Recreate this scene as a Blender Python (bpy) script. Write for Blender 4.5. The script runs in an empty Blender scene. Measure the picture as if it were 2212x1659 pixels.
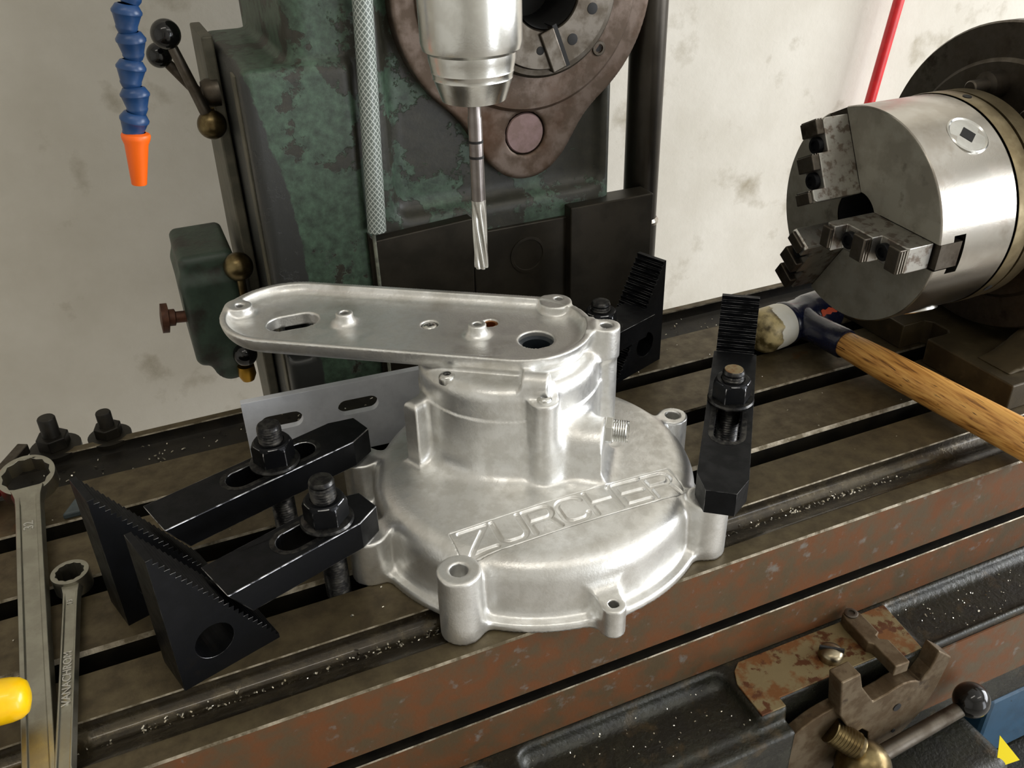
import bpy, bmesh, math, random
import numpy as np
from mathutils import Matrix, Vector
from mathutils.geometry import tessellate_polygon

random.seed(7); np.random.seed(7)
S = 0.001                      # everything below is written in millimetres
sc = bpy.context.scene
col = sc.collection

# ------------------------------------------------------------------ camera
CAM = (-196.593, -435.293, 408.931)
RM = ((0.91570128, -0.40109210, -0.02482544), (-0.22657499, -0.46427999, -0.85621719), (0.33189599, 0.78966399, -0.51601921))
cd = bpy.data.cameras.new('camera'); cam = bpy.data.objects.new('camera', cd); col.objects.link(cam)
cd.sensor_fit = 'HORIZONTAL'; cd.sensor_width = 36.0; cd.lens = 1950.0 / 2212.0 * 36.0
cd.clip_start = 0.02; cd.clip_end = 20
mw = Matrix(((RM[0][0], -RM[1][0], -RM[2][0], CAM[0] * S), (RM[0][1], -RM[1][1], -RM[2][1], CAM[1] * S),
             (RM[0][2], -RM[1][2], -RM[2][2], CAM[2] * S), (0, 0, 0, 1)))
cam.matrix_world = mw
sc.camera = cam
sc.view_settings.view_transform = 'Standard'; sc.view_settings.look = 'None'
sc.view_settings.gamma = 1.0; sc.view_settings.use_curve_mapping = False
sc.view_settings.exposure = -0.25

# ------------------------------------------------------------------ world + lights
w = bpy.data.worlds.new('world'); sc.world = w; w.use_nodes = True
w.node_tree.nodes['Background'].inputs[0].default_value = (0.75, 0.85, 1.0, 1)
w.node_tree.nodes['Background'].inputs[1].default_value = 0.6

def area(name, loc, direction, sx, sy, power, color):
    l = bpy.data.lights.new(name, 'AREA'); l.shape = 'RECTANGLE'; l.size = sx * S; l.size_y = sy * S
    l.energy = power; l.color = color
    o = bpy.data.objects.new(name, l); col.objects.link(o)
    o.location = Vector(loc) * S
    o.rotation_euler = Vector(direction).to_track_quat('-Z', 'Y').to_euler()
    return o

# daylight through the big window in the right-hand wall and the shop door in the front wall
area('window_daylight', (2570, -1050, 560), (-1, 0, 0), 2100, 1150, 112, (0.95, 0.97, 1.0))
area('door_daylight', (1850, -2970, 50), (0, 1, 0), 1100, 2100, 40, (0.93, 0.96, 1.0))
# two warm tube fixtures under the ceiling
area('ceiling_tube', (-500, -700, 1840), (0, 0, -1), 1200, 90, 6, (1.0, 0.94, 0.84))
area('ceiling_tube_far', (900, -1500, 1840), (0, 0, -1), 1200, 90, 6, (1.0, 0.94, 0.84))

# ------------------------------------------------------------------ materials
def lin(c):
    return tuple(((v / 255.0) / 12.92 if v / 255.0 <= 0.04045 else ((v / 255.0 + 0.055) / 1.055) ** 2.4) for v in c) + (1.0,)

def mat(name, c1, c2=None, c3=None, rough=0.5, r2=None, metal=0.0, scale=60.0, lo=0.42, hi=0.58, lo3=0.58, hi3=0.68, scale3=25.0,
        bump=0.0, bscale=400.0, stretch=None, coat=0.0, spec=0.5, detail=8.0, dist=0.0, edge=0.0):
    m = bpy.data.materials.new(name); m.use_nodes = True
    nt = m.node_tree; N = nt.nodes; L = nt.links
    b = N['Principled BSDF']
    b.inputs['Metallic'].default_value = metal; b.inputs['Roughness'].default_value = rough
    b.inputs['Specular IOR Level'].default_value = spec
    b.inputs['Coat Weight'].default_value = coat; b.inputs['Coat Roughness'].default_value = 0.12
    tc = N.new('ShaderNodeTexCoord'); vec = tc.outputs['Object']
    if stretch:
        mp = N.new('ShaderNodeMapping'); mp.inputs['Scale'].default_value = stretch
        L.new(vec, mp.inputs['Vector']); vec = mp.outputs['Vector']
    def noise(sc_, det=detail, rg=0.6):
        n = N.new('ShaderNodeTexNoise'); n.inputs['Scale'].default_value = sc_; n.inputs['Detail'].default_value = det
        n.inputs['Roughness'].default_value = rg; n.inputs['Distortion'].default_value = dist
        L.new(vec, n.inputs['Vector']); return n.outputs['Fac']
    def ramp(fac, a, b_, ca=(0, 0, 0, 1), cb=(1, 1, 1, 1)):
        r = N.new('ShaderNodeValToRGB'); r.color_ramp.elements[0].position = a; r.color_ramp.elements[1].position = b_
        r.color_ramp.elements[0].color = ca; r.color_ramp.elements[1].color = cb
        L.new(fac, r.inputs['Fac']); return r.outputs['Color']
    b.inputs['Base Color'].default_value = lin(c1)
    out = None
    if c2 is not None:
        n1 = noise(scale); out = ramp(n1, lo, hi, lin(c1), lin(c2))
        if r2 is not None:
            rr = ramp(n1, lo, hi, (rough,) * 3 + (1,), (r2,) * 3 + (1,)); L.new(rr, b.inputs['Roughness'])
    if c3 is not None:
        n3 = noise(scale3); f3 = ramp(n3, lo3, hi3)
        mx = N.new('ShaderNodeMix'); mx.data_type = 'RGBA'
        L.new(f3, mx.inputs['Factor'])
        if out is not None: L.new(out, mx.inputs['A'])
        else: mx.inputs['A'].default_value = lin(c1)
        mx.inputs['B'].default_value = lin(c3); out = mx.outputs['Result']
    if out is not None: L.new(out, b.inputs['Base Color'])
    if bump > 0:
        nb = noise(bscale, 6.0); bp = N.new('ShaderNodeBump'); bp.inputs['Strength'].default_value = bump
        bp.inputs['Distance'].default_value = 0.001; L.new(nb, bp.inputs['Height']); L.new(bp.outputs['Normal'], b.inputs['Normal'])
    return m

ALU = mat('cast_aluminium', (232, 232, 230), (216, 215, 211), (190, 187, 180), rough=0.33, r2=0.42, metal=0.88, scale=90, scale3=34, lo3=0.54, hi3=0.76, bump=0.18, bscale=600)
ALU_M = mat('machined_aluminium', (222, 225, 232), (208, 211, 218), rough=0.42, r2=0.48, metal=0.15, scale=40, bump=0.06, bscale=900)
CHROME = mat('chrome_steel', (212, 212, 208), (202, 201, 196), rough=0.22, r2=0.27, metal=1.0, scale=90, bump=0.05, bscale=900)
SPANNER = mat('chrome_vanadium', (168, 166, 154), (158, 155, 143), rough=0.34, r2=0.44, metal=1.0, scale=70, bump=0.08, bscale=1200)
STEEL = mat('turned_steel', (186, 182, 175), (172, 166, 157), (150, 140, 128), rough=0.21, r2=0.27, metal=1.0, scale=30, scale3=40, lo3=0.58, hi3=0.8, bump=0.04, bscale=900)
STEEL_D = mat('dark_steel', (98, 92, 84), (82, 75, 66), (66, 58, 50), rough=0.40, r2=0.50, metal=1.0, scale=60, scale3=45, bump=0.06, bscale=600)
FACE = mat('ground_chuck_face', (150, 147, 136), (132, 128, 117), (104, 98, 88), rough=0.48, r2=0.55, metal=0.6, scale=40, scale3=60, lo3=0.6, hi3=0.72, bump=0.03)
JAW = mat('ground_jaw_side', (178, 176, 170), (158, 154, 147), (122, 112, 103), rough=0.38, r2=0.46, metal=1.0, scale=60, scale3=120, lo3=0.52, hi3=0.6, bump=0.05)
BLACK = mat('black_oxide_steel', (26, 27, 30), (19, 20, 22), (40, 36, 30), rough=0.40, r2=0.50, metal=0.75, scale=80, scale3=60, lo3=0.62, hi3=0.75, bump=0.05, bscale=900)
BLACK_W = mat('worn_black_oxide', (70, 69, 67), (36, 36, 37), rough=0.28, r2=0.42, metal=0.9, scale=220, bump=0.05, bscale=900)
BLACK_E = mat('rubbed_black_edge', (52, 52, 54), (190, 190, 192), rough=0.30, metal=0.95, scale=110, lo=0.42, hi=0.60, bump=0.05)
TABLE = mat('oily_table_iron', (98, 87, 64), (74, 64, 46), (104, 68, 34), rough=0.40, r2=0.52, metal=0.5, scale=75, detail=12, lo=0.36, hi=0.64, scale3=26, lo3=0.66, hi3=0.74, bump=0.12, bscale=500)
TABLE_E = mat('worn_table_edge', (84, 76, 60), (150, 142, 126), rough=0.42, metal=0.8, scale=90, lo=0.40, hi=0.62, bump=0.3, bscale=900)
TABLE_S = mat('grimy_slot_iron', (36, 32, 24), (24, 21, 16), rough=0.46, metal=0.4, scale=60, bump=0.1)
GUTTER = mat('wet_gutter_iron', (70, 62, 46), (48, 41, 29), rough=0.24, r2=0.34, metal=0.75, scale=70, bump=0.45, bscale=300, coat=0.55)
RUST = mat('rusty_front_iron', (88, 73, 52), (106, 66, 36), (116, 110, 102), rough=0.44, r2=0.58, metal=0.4, scale=50, detail=12, lo=0.40, hi=0.60, scale3=75, lo3=0.60, hi3=0.70, bump=0.12, bscale=420)
RUST2 = mat('rust_spotted_pad', (124, 110, 78), (112, 72, 34), (84, 48, 22), rough=0.48, r2=0.62, metal=0.4, scale=55, lo=0.46, hi=0.56, scale3=90, lo3=0.54, hi3=0.6, bump=0.15, bscale=500)
OILY = mat('oily_casting_paint', (40, 40, 32), (28, 27, 21), (70, 58, 38), rough=0.24, r2=0.36, metal=0.25, scale=60, scale3=40, lo3=0.58, hi3=0.72, bump=0.6, bscale=300)
BROWN = mat('brown_grimed_steel', (110, 96, 76), (86, 70, 50), (60, 46, 32), rough=0.42, r2=0.54, metal=0.7, scale=70, scale3=60, bump=0.12, bscale=500)
FLANGE = mat('pinkish_brown_iron', (106, 92, 82), (84, 70, 58), (74, 50, 30), rough=0.46, r2=0.56, metal=0.55, scale=60, scale3=14, lo3=0.5, hi3=0.68, bump=0.08)
WAY = mat('dark_slideway', (54, 49, 40), (42, 38, 30), rough=0.40, metal=0.6, scale=30, bump=0.05)
BRASS = mat('dull_brass_knob', (122, 108, 76), (92, 78, 52), rough=0.32, metal=1.0, scale=60, bump=0.05)
GOLD = mat('brass_tip', (170, 130, 50), rough=0.35, metal=1.0)
COPPER = mat('copper_bush', (196, 138, 86), rough=0.35, metal=1.0)
BAKELITE = mat('black_bakelite', (10, 10, 10), rough=0.13, spec=0.4, coat=0.15)
DARK = mat('dark_recess', (12, 11, 10), rough=0.7)
SEAL = mat('dark_bearing_seal', (40, 46, 52), rough=0.3, metal=0.5)
BLUE = mat('blue_hose_plastic', (30, 66, 112), (26, 58, 100), rough=0.34, scale=50)
ORANGE = mat('orange_nozzle_plastic', (255, 108, 18), rough=0.40)
YELLOW = mat('yellow_handle_plastic', (252, 206, 6), (246, 190, 8), rough=0.32, scale=30, coat=0.2)
YELLOWF = mat('yellow_paper', (250, 226, 10), (250, 226, 10), (60, 56, 14), rough=0.7, scale3=160, lo3=0.62, hi3=0.68)
REDP = mat('red_pipe_paint', (206, 32, 36), (190, 26, 32), rough=0.35, scale=40, coat=0.2)
NYLON = mat('white_nylon', (232, 230, 220), (226, 222, 206), rough=0.42, scale=40)
def nylon_stain(m):
    nt = m.node_tree; N = nt.nodes; L = nt.links; b = N['Principled BSDF']
    tc = N.new('ShaderNodeTexCoord'); sp = N.new('ShaderNodeSeparateXYZ'); L.new(tc.outputs['Object'], sp.inputs[0])
    n = N.new('ShaderNodeTexNoise'); n.inputs['Scale'].default_value = 90; n.inputs['Detail'].default_value = 8; L.new(tc.outputs['Object'], n.inputs['Vector'])
    a = N.new('ShaderNodeMath'); a.operation = 'MULTIPLY_ADD'; a.inputs[1].default_value = 0.022; a.inputs[2].default_value = 0.294; L.new(n.outputs['Fac'], a.inputs[0])
    d = N.new('ShaderNodeMath'); d.operation = 'SUBTRACT'; L.new(a.outputs[0], d.inputs[0]); L.new(sp.outputs['X'], d.inputs[1])
    r = N.new('ShaderNodeMapRange'); r.inputs[1].default_value = 0.0; r.inputs[2].default_value = 0.0015; L.new(d.outputs[0], r.inputs[0])
    src = b.inputs['Base Color'].links[0].from_socket
    c = N.new('ShaderNodeValToRGB'); c.color_ramp.elements[0].position = 0.4; c.color_ramp.elements[1].position = 0.62
    c.color_ramp.elements[0].color = lin((78, 66, 36)); c.color_ramp.elements[1].color = lin((196, 178, 130)); L.new(n.outputs['Fac'], c.inputs['Fac'])
    mx = N.new('ShaderNodeMix'); mx.data_type = 'RGBA'; L.new(r.outputs[0], mx.inputs['Factor']); L.new(src, mx.inputs['A']); L.new(c.outputs[0], mx.inputs['B'])
    L.new(mx.outputs['Result'], b.inputs['Base Color'])
nylon_stain(NYLON)
NAVY = mat('navy_enamel', (22, 27, 52), (18, 22, 42), (34, 34, 40), rough=0.22, r2=0.32, scale=60, scale3=80, lo3=0.6, hi3=0.7, coat=0.3, bump=0.15, bscale=300)
STREAK = mat('orange_paint_streak', (196, 72, 30), rough=0.5)
BLUEP = mat('blue_painted_case', (40, 76, 102), (34, 66, 90), (24, 30, 34), rough=0.35, scale=40, scale3=160, lo3=0.66, hi3=0.7, coat=0.2)

def plaster():
    m = mat('old_plaster', (206, 201, 190), (190, 184, 171), (150, 141, 122), rough=0.85, scale=6, lo=0.35, hi=0.7, scale3=11, lo3=0.585, hi3=0.76, bump=0.55, bscale=90)
    return m
PLASTER = plaster()
ROOM = mat('workshop_wall_paint', (220, 218, 212), (206, 203, 196), rough=0.9, scale=3)
FLOOR = mat('concrete_floor', (176, 172, 164), (156, 150, 142), rough=0.8, scale=5)

def paint_green():
    m = bpy.data.materials.new('flaking_green_paint'); m.use_nodes = True
    nt = m.node_tree; N = nt.nodes; L = nt.links; b = N['Principled BSDF']; b.inputs['Roughness'].default_value = 0.45
    tc = N.new('ShaderNodeTexCoord'); sp = N.new('ShaderNodeSeparateXYZ'); L.new(tc.outputs['Object'], sp.inputs[0])
    def noise(sc_, det, rg):
        n = N.new('ShaderNodeTexNoise'); n.inputs['Scale'].default_value = sc_; n.inputs['Detail'].default_value = det; n.inputs['Roughness'].default_value = rg
        L.new(tc.outputs['Object'], n.inputs['Vector']); return n.outputs['Fac']
    def mth(op, a, b_):
        n = N.new('ShaderNodeMath'); n.operation = op
        for i, v in enumerate((a, b_)):
            if isinstance(v, (int, float)): n.inputs[i].default_value = v
            else: L.new(v, n.inputs[i])
        return n.outputs[0]
    def rng(v, a, b_, c=0.0, d=1.0):
        n = N.new('ShaderNodeMapRange'); n.inputs[1].default_value = a; n.inputs[2].default_value = b_; n.inputs[3].default_value = c; n.inputs[4].default_value = d
        L.new(v, n.inputs[0]); return n.outputs[0]
    def mix(f, a, b_):
        n = N.new('ShaderNodeMix'); n.data_type = 'RGBA'; L.new(f, n.inputs['Factor'])
        for k, v in (('A', a), ('B', b_)):
            if isinstance(v, tuple): n.inputs[k].default_value = v
            else: L.new(v, n.inputs[k])
        return n.outputs['Result']
    big = noise(17, 15, 0.68); fine = noise(110, 8, 0.7); wob = noise(45, 10, 0.65)
    green = mix(rng(fine, 0.34, 0.68), lin((42, 52, 43)), lin((74, 96, 78)))
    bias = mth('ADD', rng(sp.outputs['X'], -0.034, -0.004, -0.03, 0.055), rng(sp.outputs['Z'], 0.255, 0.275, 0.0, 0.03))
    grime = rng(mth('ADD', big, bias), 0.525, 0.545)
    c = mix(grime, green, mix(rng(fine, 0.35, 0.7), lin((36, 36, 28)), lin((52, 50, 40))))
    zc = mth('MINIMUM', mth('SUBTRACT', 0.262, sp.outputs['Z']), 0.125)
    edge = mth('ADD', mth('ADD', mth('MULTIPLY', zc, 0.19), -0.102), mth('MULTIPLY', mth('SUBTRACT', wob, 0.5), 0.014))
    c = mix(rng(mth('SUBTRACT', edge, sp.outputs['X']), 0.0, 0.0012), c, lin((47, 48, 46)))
    L.new(c, b.inputs['Base Color'])
    bp = N.new('ShaderNodeBump'); bp.inputs['Strength'].default_value = 0.5; bp.inputs['Distance'].default_value = 0.001
    L.new(mth('ADD', wob, mth('MULTIPLY', grime, -0.5)), bp.inputs['Height']); L.new(bp.outputs['Normal'], b.inputs['Normal'])
    return m
GREEN = paint_green()
GREEN2 = mat('grimy_green_paint', (46, 60, 50), (56, 72, 60), (40, 40, 33), rough=0.45, scale=40, scale3=30, lo3=0.5, hi3=0.62, bump=0.5, bscale=140)
GREEN3 = mat('pale_side_plate', (96, 92, 78), (78, 76, 64), rough=0.5, metal=0.3, scale=40, bump=0.08)

def wood():
    m = bpy.data.materials.new('oiled_ash_wood'); m.use_nodes = True
    nt = m.node_tree; N = nt.nodes; L = nt.links; b = N['Principled BSDF']; b.inputs['Roughness'].default_value = 0.42
    tc = N.new('ShaderNodeTexCoord'); mp = N.new('ShaderNodeMapping'); mp.inputs['Scale'].default_value = (460, 12, 460)
    L.new(tc.outputs['Object'], mp.inputs['Vector'])
    n = N.new('ShaderNodeTexNoise'); n.inputs['Scale'].default_value = 1.0; n.inputs['Detail'].default_value = 4; L.new(mp.outputs[0], n.inputs['Vector'])
    r = N.new('ShaderNodeValToRGB'); e = r.color_ramp.elements
    e[0].position = 0.30; e[0].color = lin((104, 62, 26)); e[1].position = 0.60; e[1].color = lin((222, 168, 92))
    k = e.new(0.44); k.color = lin((196, 138, 68)); L.new(n.outputs['Fac'], r.inputs['Fac'])
    mp2 = N.new('ShaderNodeMapping'); mp2.inputs['Scale'].default_value = (620, 40, 620); L.new(tc.outputs['Object'], mp2.inputs['Vector'])
    n2 = N.new('ShaderNodeTexNoise'); n2.inputs['Scale'].default_value = 1.0; n2.inputs['Detail'].default_value = 2; L.new(mp2.outputs[0], n2.inputs['Vector'])
    r2 = N.new('ShaderNodeValToRGB'); r2.color_ramp.elements[0].position = 0.66; r2.color_ramp.elements[1].position = 0.72; L.new(n2.outputs['Fac'], r2.inputs['Fac'])
    mx = N.new('ShaderNodeMix'); mx.data_type = 'RGBA'; L.new(r2.outputs[0], mx.inputs['Factor']); L.new(r.outputs[0], mx.inputs['A'])
    mx.inputs['B'].default_value = lin((66, 38, 16)); L.new(mx.outputs['Result'], b.inputs['Base Color'])
    return m
WOOD = wood()

def braid():
    m = bpy.data.materials.new('braided_clear_hose'); m.use_nodes = True
    nt = m.node_tree; N = nt.nodes; L = nt.links; b = N['Principled BSDF']; b.inputs['Roughness'].default_value = 0.3
    tc = N.new('ShaderNodeTexCoord'); uv = tc.outputs['UV']; sp = N.new('ShaderNodeSeparateXYZ'); L.new(uv, sp.inputs[0])
    def mth(op, a, b_=0.0):
        n = N.new('ShaderNodeMath'); n.operation = op
        for i, v in enumerate((a, b_)):
            if isinstance(v, (int, float)): n.inputs[i].default_value = v
            else: L.new(v, n.inputs[i])
        return n.outputs[0]
    A = mth('MULTIPLY', sp.outputs['X'], 6.2832 * 6); B = mth('MULTIPLY', sp.outputs['Y'], 6.2832 * 27)
    s1 = mth('ABSOLUTE', mth('SINE', mth('ADD', A, B))); s2 = mth('ABSOLUTE', mth('SINE', mth('SUBTRACT', A, B)))
    mn = mth('MINIMUM', s1, s2)
    r = N.new('ShaderNodeValToRGB'); r.color_ramp.elements[0].position = 0.22; r.color_ramp.elements[1].position = 0.42
    r.color_ramp.elements[0].color = lin((188, 194, 188)); r.color_ramp.elements[1].color = lin((104, 112, 106)); L.new(mn, r.inputs['Fac'])
    L.new(r.outputs[0], b.inputs['Base Color'])
    return m
BRAID = braid()

# ------------------------------------------------------------------ mesh helpers
def fr(o, x=(1, 0, 0), z=(0, 0, 1)):
    x = Vector(x).normalized(); z = Vector(z).normalized(); y = z.cross(x).normalized(); x = y.cross(z).normalized()
    return Matrix(((x.x, y.x, z.x, o[0]), (x.y, y.y, z.y, o[1]), (x.z, y.z, z.z, o[2]), (0, 0, 0, 1)))
def along(o, d):                                   # local z runs along d
    d = Vector(d).normalized(); ref = Vector((1, 0, 0)) if abs(d.x) < 0.9 else Vector((0, 1, 0))
    x = (ref - d * ref.dot(d)).normalized()
    return fr(o, x, d)
def rotz(o, deg):
    a = math.radians(deg); return fr(o, (math.cos(a), math.sin(a), 0))
def circle(cx, cy, r, n=32, a0=0.0):
    return [(cx + r * math.cos(a0 + 2 * math.pi * i / n), cy + r * math.sin(a0 + 2 * math.pi * i / n)) for i in range(n)]
def stadium(x0, y0, x1, y1, r, n=12):
    a = math.atan2(y1 - y0, x1 - x0); p = []
    for i in range(n + 1):
        t = a + math.pi / 2 + math.pi * i / n; p.append((x0 + r * math.cos(t), y0 + r * math.sin(t)))
    for i in range(n + 1):
        t = a - math.pi / 2 + math.pi * i / n; p.append((x1 + r * math.cos(t), y1 + r * math.sin(t)))
    return p

class MB:
    def __init__(s): s.v = []; s.f = []; s.m = []; s.uv = None
    def add(s, vs, fs, M=None, mi=0):
        b = len(s.v)
        s.v += [tuple(M @ Vector(p)) if M is not None else tuple(p) for p in vs]
        s.f += [tuple(i + b for i in f) for f in fs]; s.m += [mi] * len(fs)
        return s
    def box(s, x0, x1, y0, y1, z0, z1, M=None, mi=0):
        return s.add([(x0, y0, z0), (x1, y0, z0), (x1, y1, z0), (x0, y1, z0), (x0, y0, z1), (x1, y0, z1), (x1, y1, z1), (x0, y1, z1)],
                     [(0, 3, 2, 1), (4, 5, 6, 7), (0, 1, 5, 4), (1, 2, 6, 5), (2, 3, 7, 6), (3, 0, 4, 7)], M, mi)
    def prism(s, poly, z0, z1, M=None, holes=(), mi=0, top=None):
        loops = [poly] + list(holes); n = [len(l) for l in loops]; tot = sum(n)
        flat = [p for l in loops for p in l]
        tp = flat if top is None else top
        vs = [(p[0], p[1], z0) for p in flat] + [(p[0], p[1], z1) for p in tp]
        fs = []
        if holes:
            tris = tessellate_polygon([[Vector((p[0], p[1], 0)) for p in l] for l in loops])
            fs += [tuple(t) for t in tris] + [tuple(i + tot for i in t) for t in tris]
        else:
            fs += [tuple(range(tot)), tuple(range(tot, 2 * tot))]
        b = 0
        for k in n:
            for i in range(k):
                j = (i + 1) % k; fs.append((b + i, b + j, b + j + tot, b + i + tot))
            b += k
        return s.add(vs, fs, M, mi)
    def lathe(s, prof, M=None, seg=40, mi=0):
        vs = []; fs = []; rings = []
        for r, z in prof:
            if r < 1e-6: rings.append([len(vs)]); vs.append((0, 0, z))
            else:
                rings.append(list(range(len(vs), len(vs) + seg)))
                vs += [(r * math.cos(2 * math.pi * i / seg), r * math.sin(2 * math.pi * i / seg), z) for i in range(seg)]
        for a, b in zip(rings, rings[1:]):
            for i in range(seg):
                j = (i + 1) % seg
                if len(a) == 1 and len(b) == 1: continue
                if len(a) == 1: fs.append((a[0], b[i], b[j]))
                elif len(b) == 1: fs.append((a[i], a[j], b[0]))
                else: fs.append((a[i], a[j], b[j], b[i]))
        return s.add(vs, fs, M, mi)
    def loft(s, secs, M=None, mi=0, cap=True):
        n = len(secs[0]); vs = [p for q in secs for p in q]; fs = []
        for k in range(len(secs) - 1):
            for i in range(n):
                j = (i + 1) % n; fs.append((k * n + i, k * n + j, (k + 1) * n + j, (k + 1) * n + i))
        if cap: fs += [tuple(range(n)), tuple(range((len(secs) - 1) * n, len(secs) * n))]
        return s.add(vs, fs, M, mi)
    def tube(s, path, r, seg=14, mi=0):
        secs = []; path = [Vector(p) for p in path]
        for k, p in enumerate(path):
            d = (path[min(k + 1, len(path) - 1)] - path[max(k - 1, 0)]).normalized()
            F = along(p, d); rr = r[k] if isinstance(r, (list, tuple)) else r
            secs.append([tuple(F @ Vector((rr * math.cos(2 * math.pi * i / seg), rr * math.sin(2 * math.pi * i / seg), 0))) for i in range(seg)])
        return s.loft(secs, mi=mi)
    def sphere(s, c, r, seg=32, M=None, sz=1.0, mi=0):
        k = seg // 2
        pr = [(r * math.sin(math.pi * i / k), -r * sz * math.cos(math.pi * i / k)) for i in range(k + 1)]
        pr[0] = (0, -r * sz); pr[-1] = (0, r * sz)
        return s.lathe(pr, (M if M is not None else Matrix.Translation(c)), seg, mi)
    def build(s, name, mats, parent=None, smooth=True, angle=38, bevel=0.0, bseg=2, loc=None, bmat=-1):
        me = bpy.data.meshes.new(name)
        o3 = Vector((0, 0, 0)) if loc is None else Vector(loc)
        me.from_pydata([((p[0] - o3.x) * S, (p[1] - o3.y) * S, (p[2] - o3.z) * S) for p in s.v], [], s.f)
        if not isinstance(mats, (list, tuple)): mats = [mats]
        for m in mats: me.materials.append(m)
        me.polygons.foreach_set('material_index', s.m)
        bm = bmesh.new(); bm.from_mesh(me); bmesh.ops.recalc_face_normals(bm, faces=bm.faces); bm.to_mesh(me); bm.free()
        return link(name, me, parent, smooth, angle, bevel, bseg, o3, bmat)

def link(name, me, parent=None, smooth=True, angle=38, bevel=0.0, bseg=2, loc=Vector((0, 0, 0)), bmat=-1):
    if smooth:
        me.polygons.foreach_set('use_smooth', [True] * len(me.polygons))
        if angle: me.set_sharp_from_angle(angle=math.radians(angle))
    o = bpy.data.objects.new(name, me); col.objects.link(o); o.location = Vector(loc) * S
    if bevel > 0:
        b = o.modifiers.new('bevel', 'BEVEL'); b.width = bevel * S; b.segments = bseg; b.limit_method = 'ANGLE'; b.angle_limit = math.radians(40); b.material = bmat
    if parent is not None:
        o.parent = parent; o.matrix_parent_inverse = Matrix.Translation(-wloc(parent))
    return o
def wloc(o):
    v = o.location.copy()
    return v
def tag(o, label, cat, group=None, kind=None):
    if label: o['label'] = label
    if cat: o['category'] = cat
    if group: o['group'] = group
    if kind: o['kind'] = kind
    return o
def thing(name, label, cat, loc, group=None):
    o = bpy.data.objects.new(name, None); col.objects.link(o); o.location = Vector(loc) * S
    o.empty_display_size = 0.01
    return tag(o, label, cat, group)
def struct(name, mb, m, label=None, **k):
    o = mb.build(name, m, **k); o['kind'] = 'structure'
    if label: o['label'] = label
    return o

# ------------------------------------------------------------------ distance-field castings
def smin(a, b, k):
    h = np.clip(0.5 + 0.5 * (b - a) / k, 0, 1); return b + (a - b) * h - k * h * (1 - h)
def smax(a, b, k): return -smin(-a, -b, k)
def cap2(x, y, x0, y0, x1, y1):
    dx, dy = x1 - x0, y1 - y0; t = np.clip(((x - x0) * dx + (y - y0) * dy) / (dx * dx + dy * dy), 0, 1)
    return np.hypot(x - x0 - t * dx, y - y0 - t * dy)
def rbox(x, y, z, x0, x1, y0, y1, z0, z1, r):
    qx = np.abs(x - (x0 + x1) / 2) - (x1 - x0) / 2 + r; qy = np.abs(y - (y0 + y1) / 2) - (y1 - y0) / 2 + r; qz = np.abs(z - (z0 + z1) / 2) - (z1 - z0) / 2 + r
    return np.sqrt(np.maximum(qx, 0) ** 2 + np.maximum(qy, 0) ** 2 + np.maximum(qz, 0) ** 2) + np.minimum(np.maximum(qx, np.maximum(qy, qz)), 0) - r

def nets(f, lo, hi, h):
    ax = [np.arange(lo[i], hi[i] + h, h, dtype=np.float32) for i in range(3)]
    F = np.broadcast_to(f(ax[0][:, None, None], ax[1][None, :, None], ax[2][None, None, :]), tuple(len(a) for a in ax)).astype(np.float32)
    s = F < 0
    c = np.zeros(tuple(n - 1 for n in F.shape), np.uint8)
    off = [(i, j, k) for i in (0, 1) for j in (0, 1) for k in (0, 1)]
    sl = lambda o: s[o[0]:s.shape[0] - 1 + o[0], o[1]:s.shape[1] - 1 + o[1], o[2]:s.shape[2] - 1 + o[2]]
    for o in off: c += sl(o)
    I = np.argwhere((c > 0) & (c < 8))
    idx = np.full(c.shape, -1, np.int32); idx[I[:, 0], I[:, 1], I[:, 2]] = np.arange(len(I))
    val = {o: F[I[:, 0] + o[0], I[:, 1] + o[1], I[:, 2] + o[2]] for o in off}
    acc = np.zeros((len(I), 3)); cnt = np.zeros(len(I))
    for a in off:
        for d in range(3):
            if a[d] == 0:
                b = list(a); b[d] = 1; b = tuple(b); va, vb = val[a], val[b]
                m = (va < 0) != (vb < 0); t = np.where(m, va / np.where(m, va - vb, 1), 0)
                p = np.tile(np.array(a, float), (len(I), 1)); p[:, d] += t
                acc[m] += p[m]; cnt[m] += 1
    P = (I + acc / cnt[:, None]) * h + np.array(lo)
    for _ in range(3):                                       # slide the vertices onto the surface
        e = 0.3 * h; g = np.zeros_like(P); v0 = f(P[:, 0], P[:, 1], P[:, 2])
        for d in range(3):
            q = P.copy(); q[:, d] += e; q2 = P.copy(); q2[:, d] -= e
            g[:, d] = (f(q[:, 0], q[:, 1], q[:, 2]) - f(q2[:, 0], q2[:, 1], q2[:, 2])) / (2 * e)
        st = np.clip(v0 / np.maximum((g ** 2).sum(1), 0.2), -0.45 * h, 0.45 * h)
        P = P - st[:, None] * g
    Q = []
    for d in range(3):
        e1, e2 = [(1, 2), (2, 0), (0, 1)][d]
        n = list(F.shape); r = [slice(1, n[i] - 1) for i in range(3)]; r[d] = slice(0, n[d] - 1)
        r2 = list(r); r2[d] = slice(1, n[d])
        a = s[tuple(r)]; b = s[tuple(r2)]
        J = np.argwhere(a != b); fl = a[J[:, 0], J[:, 1], J[:, 2]]
        J = J + np.array([1 if i != d else 0 for i in range(3)])
        def cell(o1, o2):
            k = J.copy(); k[:, e1] += o1; k[:, e2] += o2; return idx[k[:, 0], k[:, 1], k[:, 2]]
        q = np.stack([cell(-1, -1), cell(0, -1), cell(0, 0), cell(-1, 0)], 1)
        q[~fl] = q[~fl][:, ::-1]; Q.append(q)
    Q = np.concatenate(Q)
    Q = Q[(Q >= 0).all(1)]
    return P, Q
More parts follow.
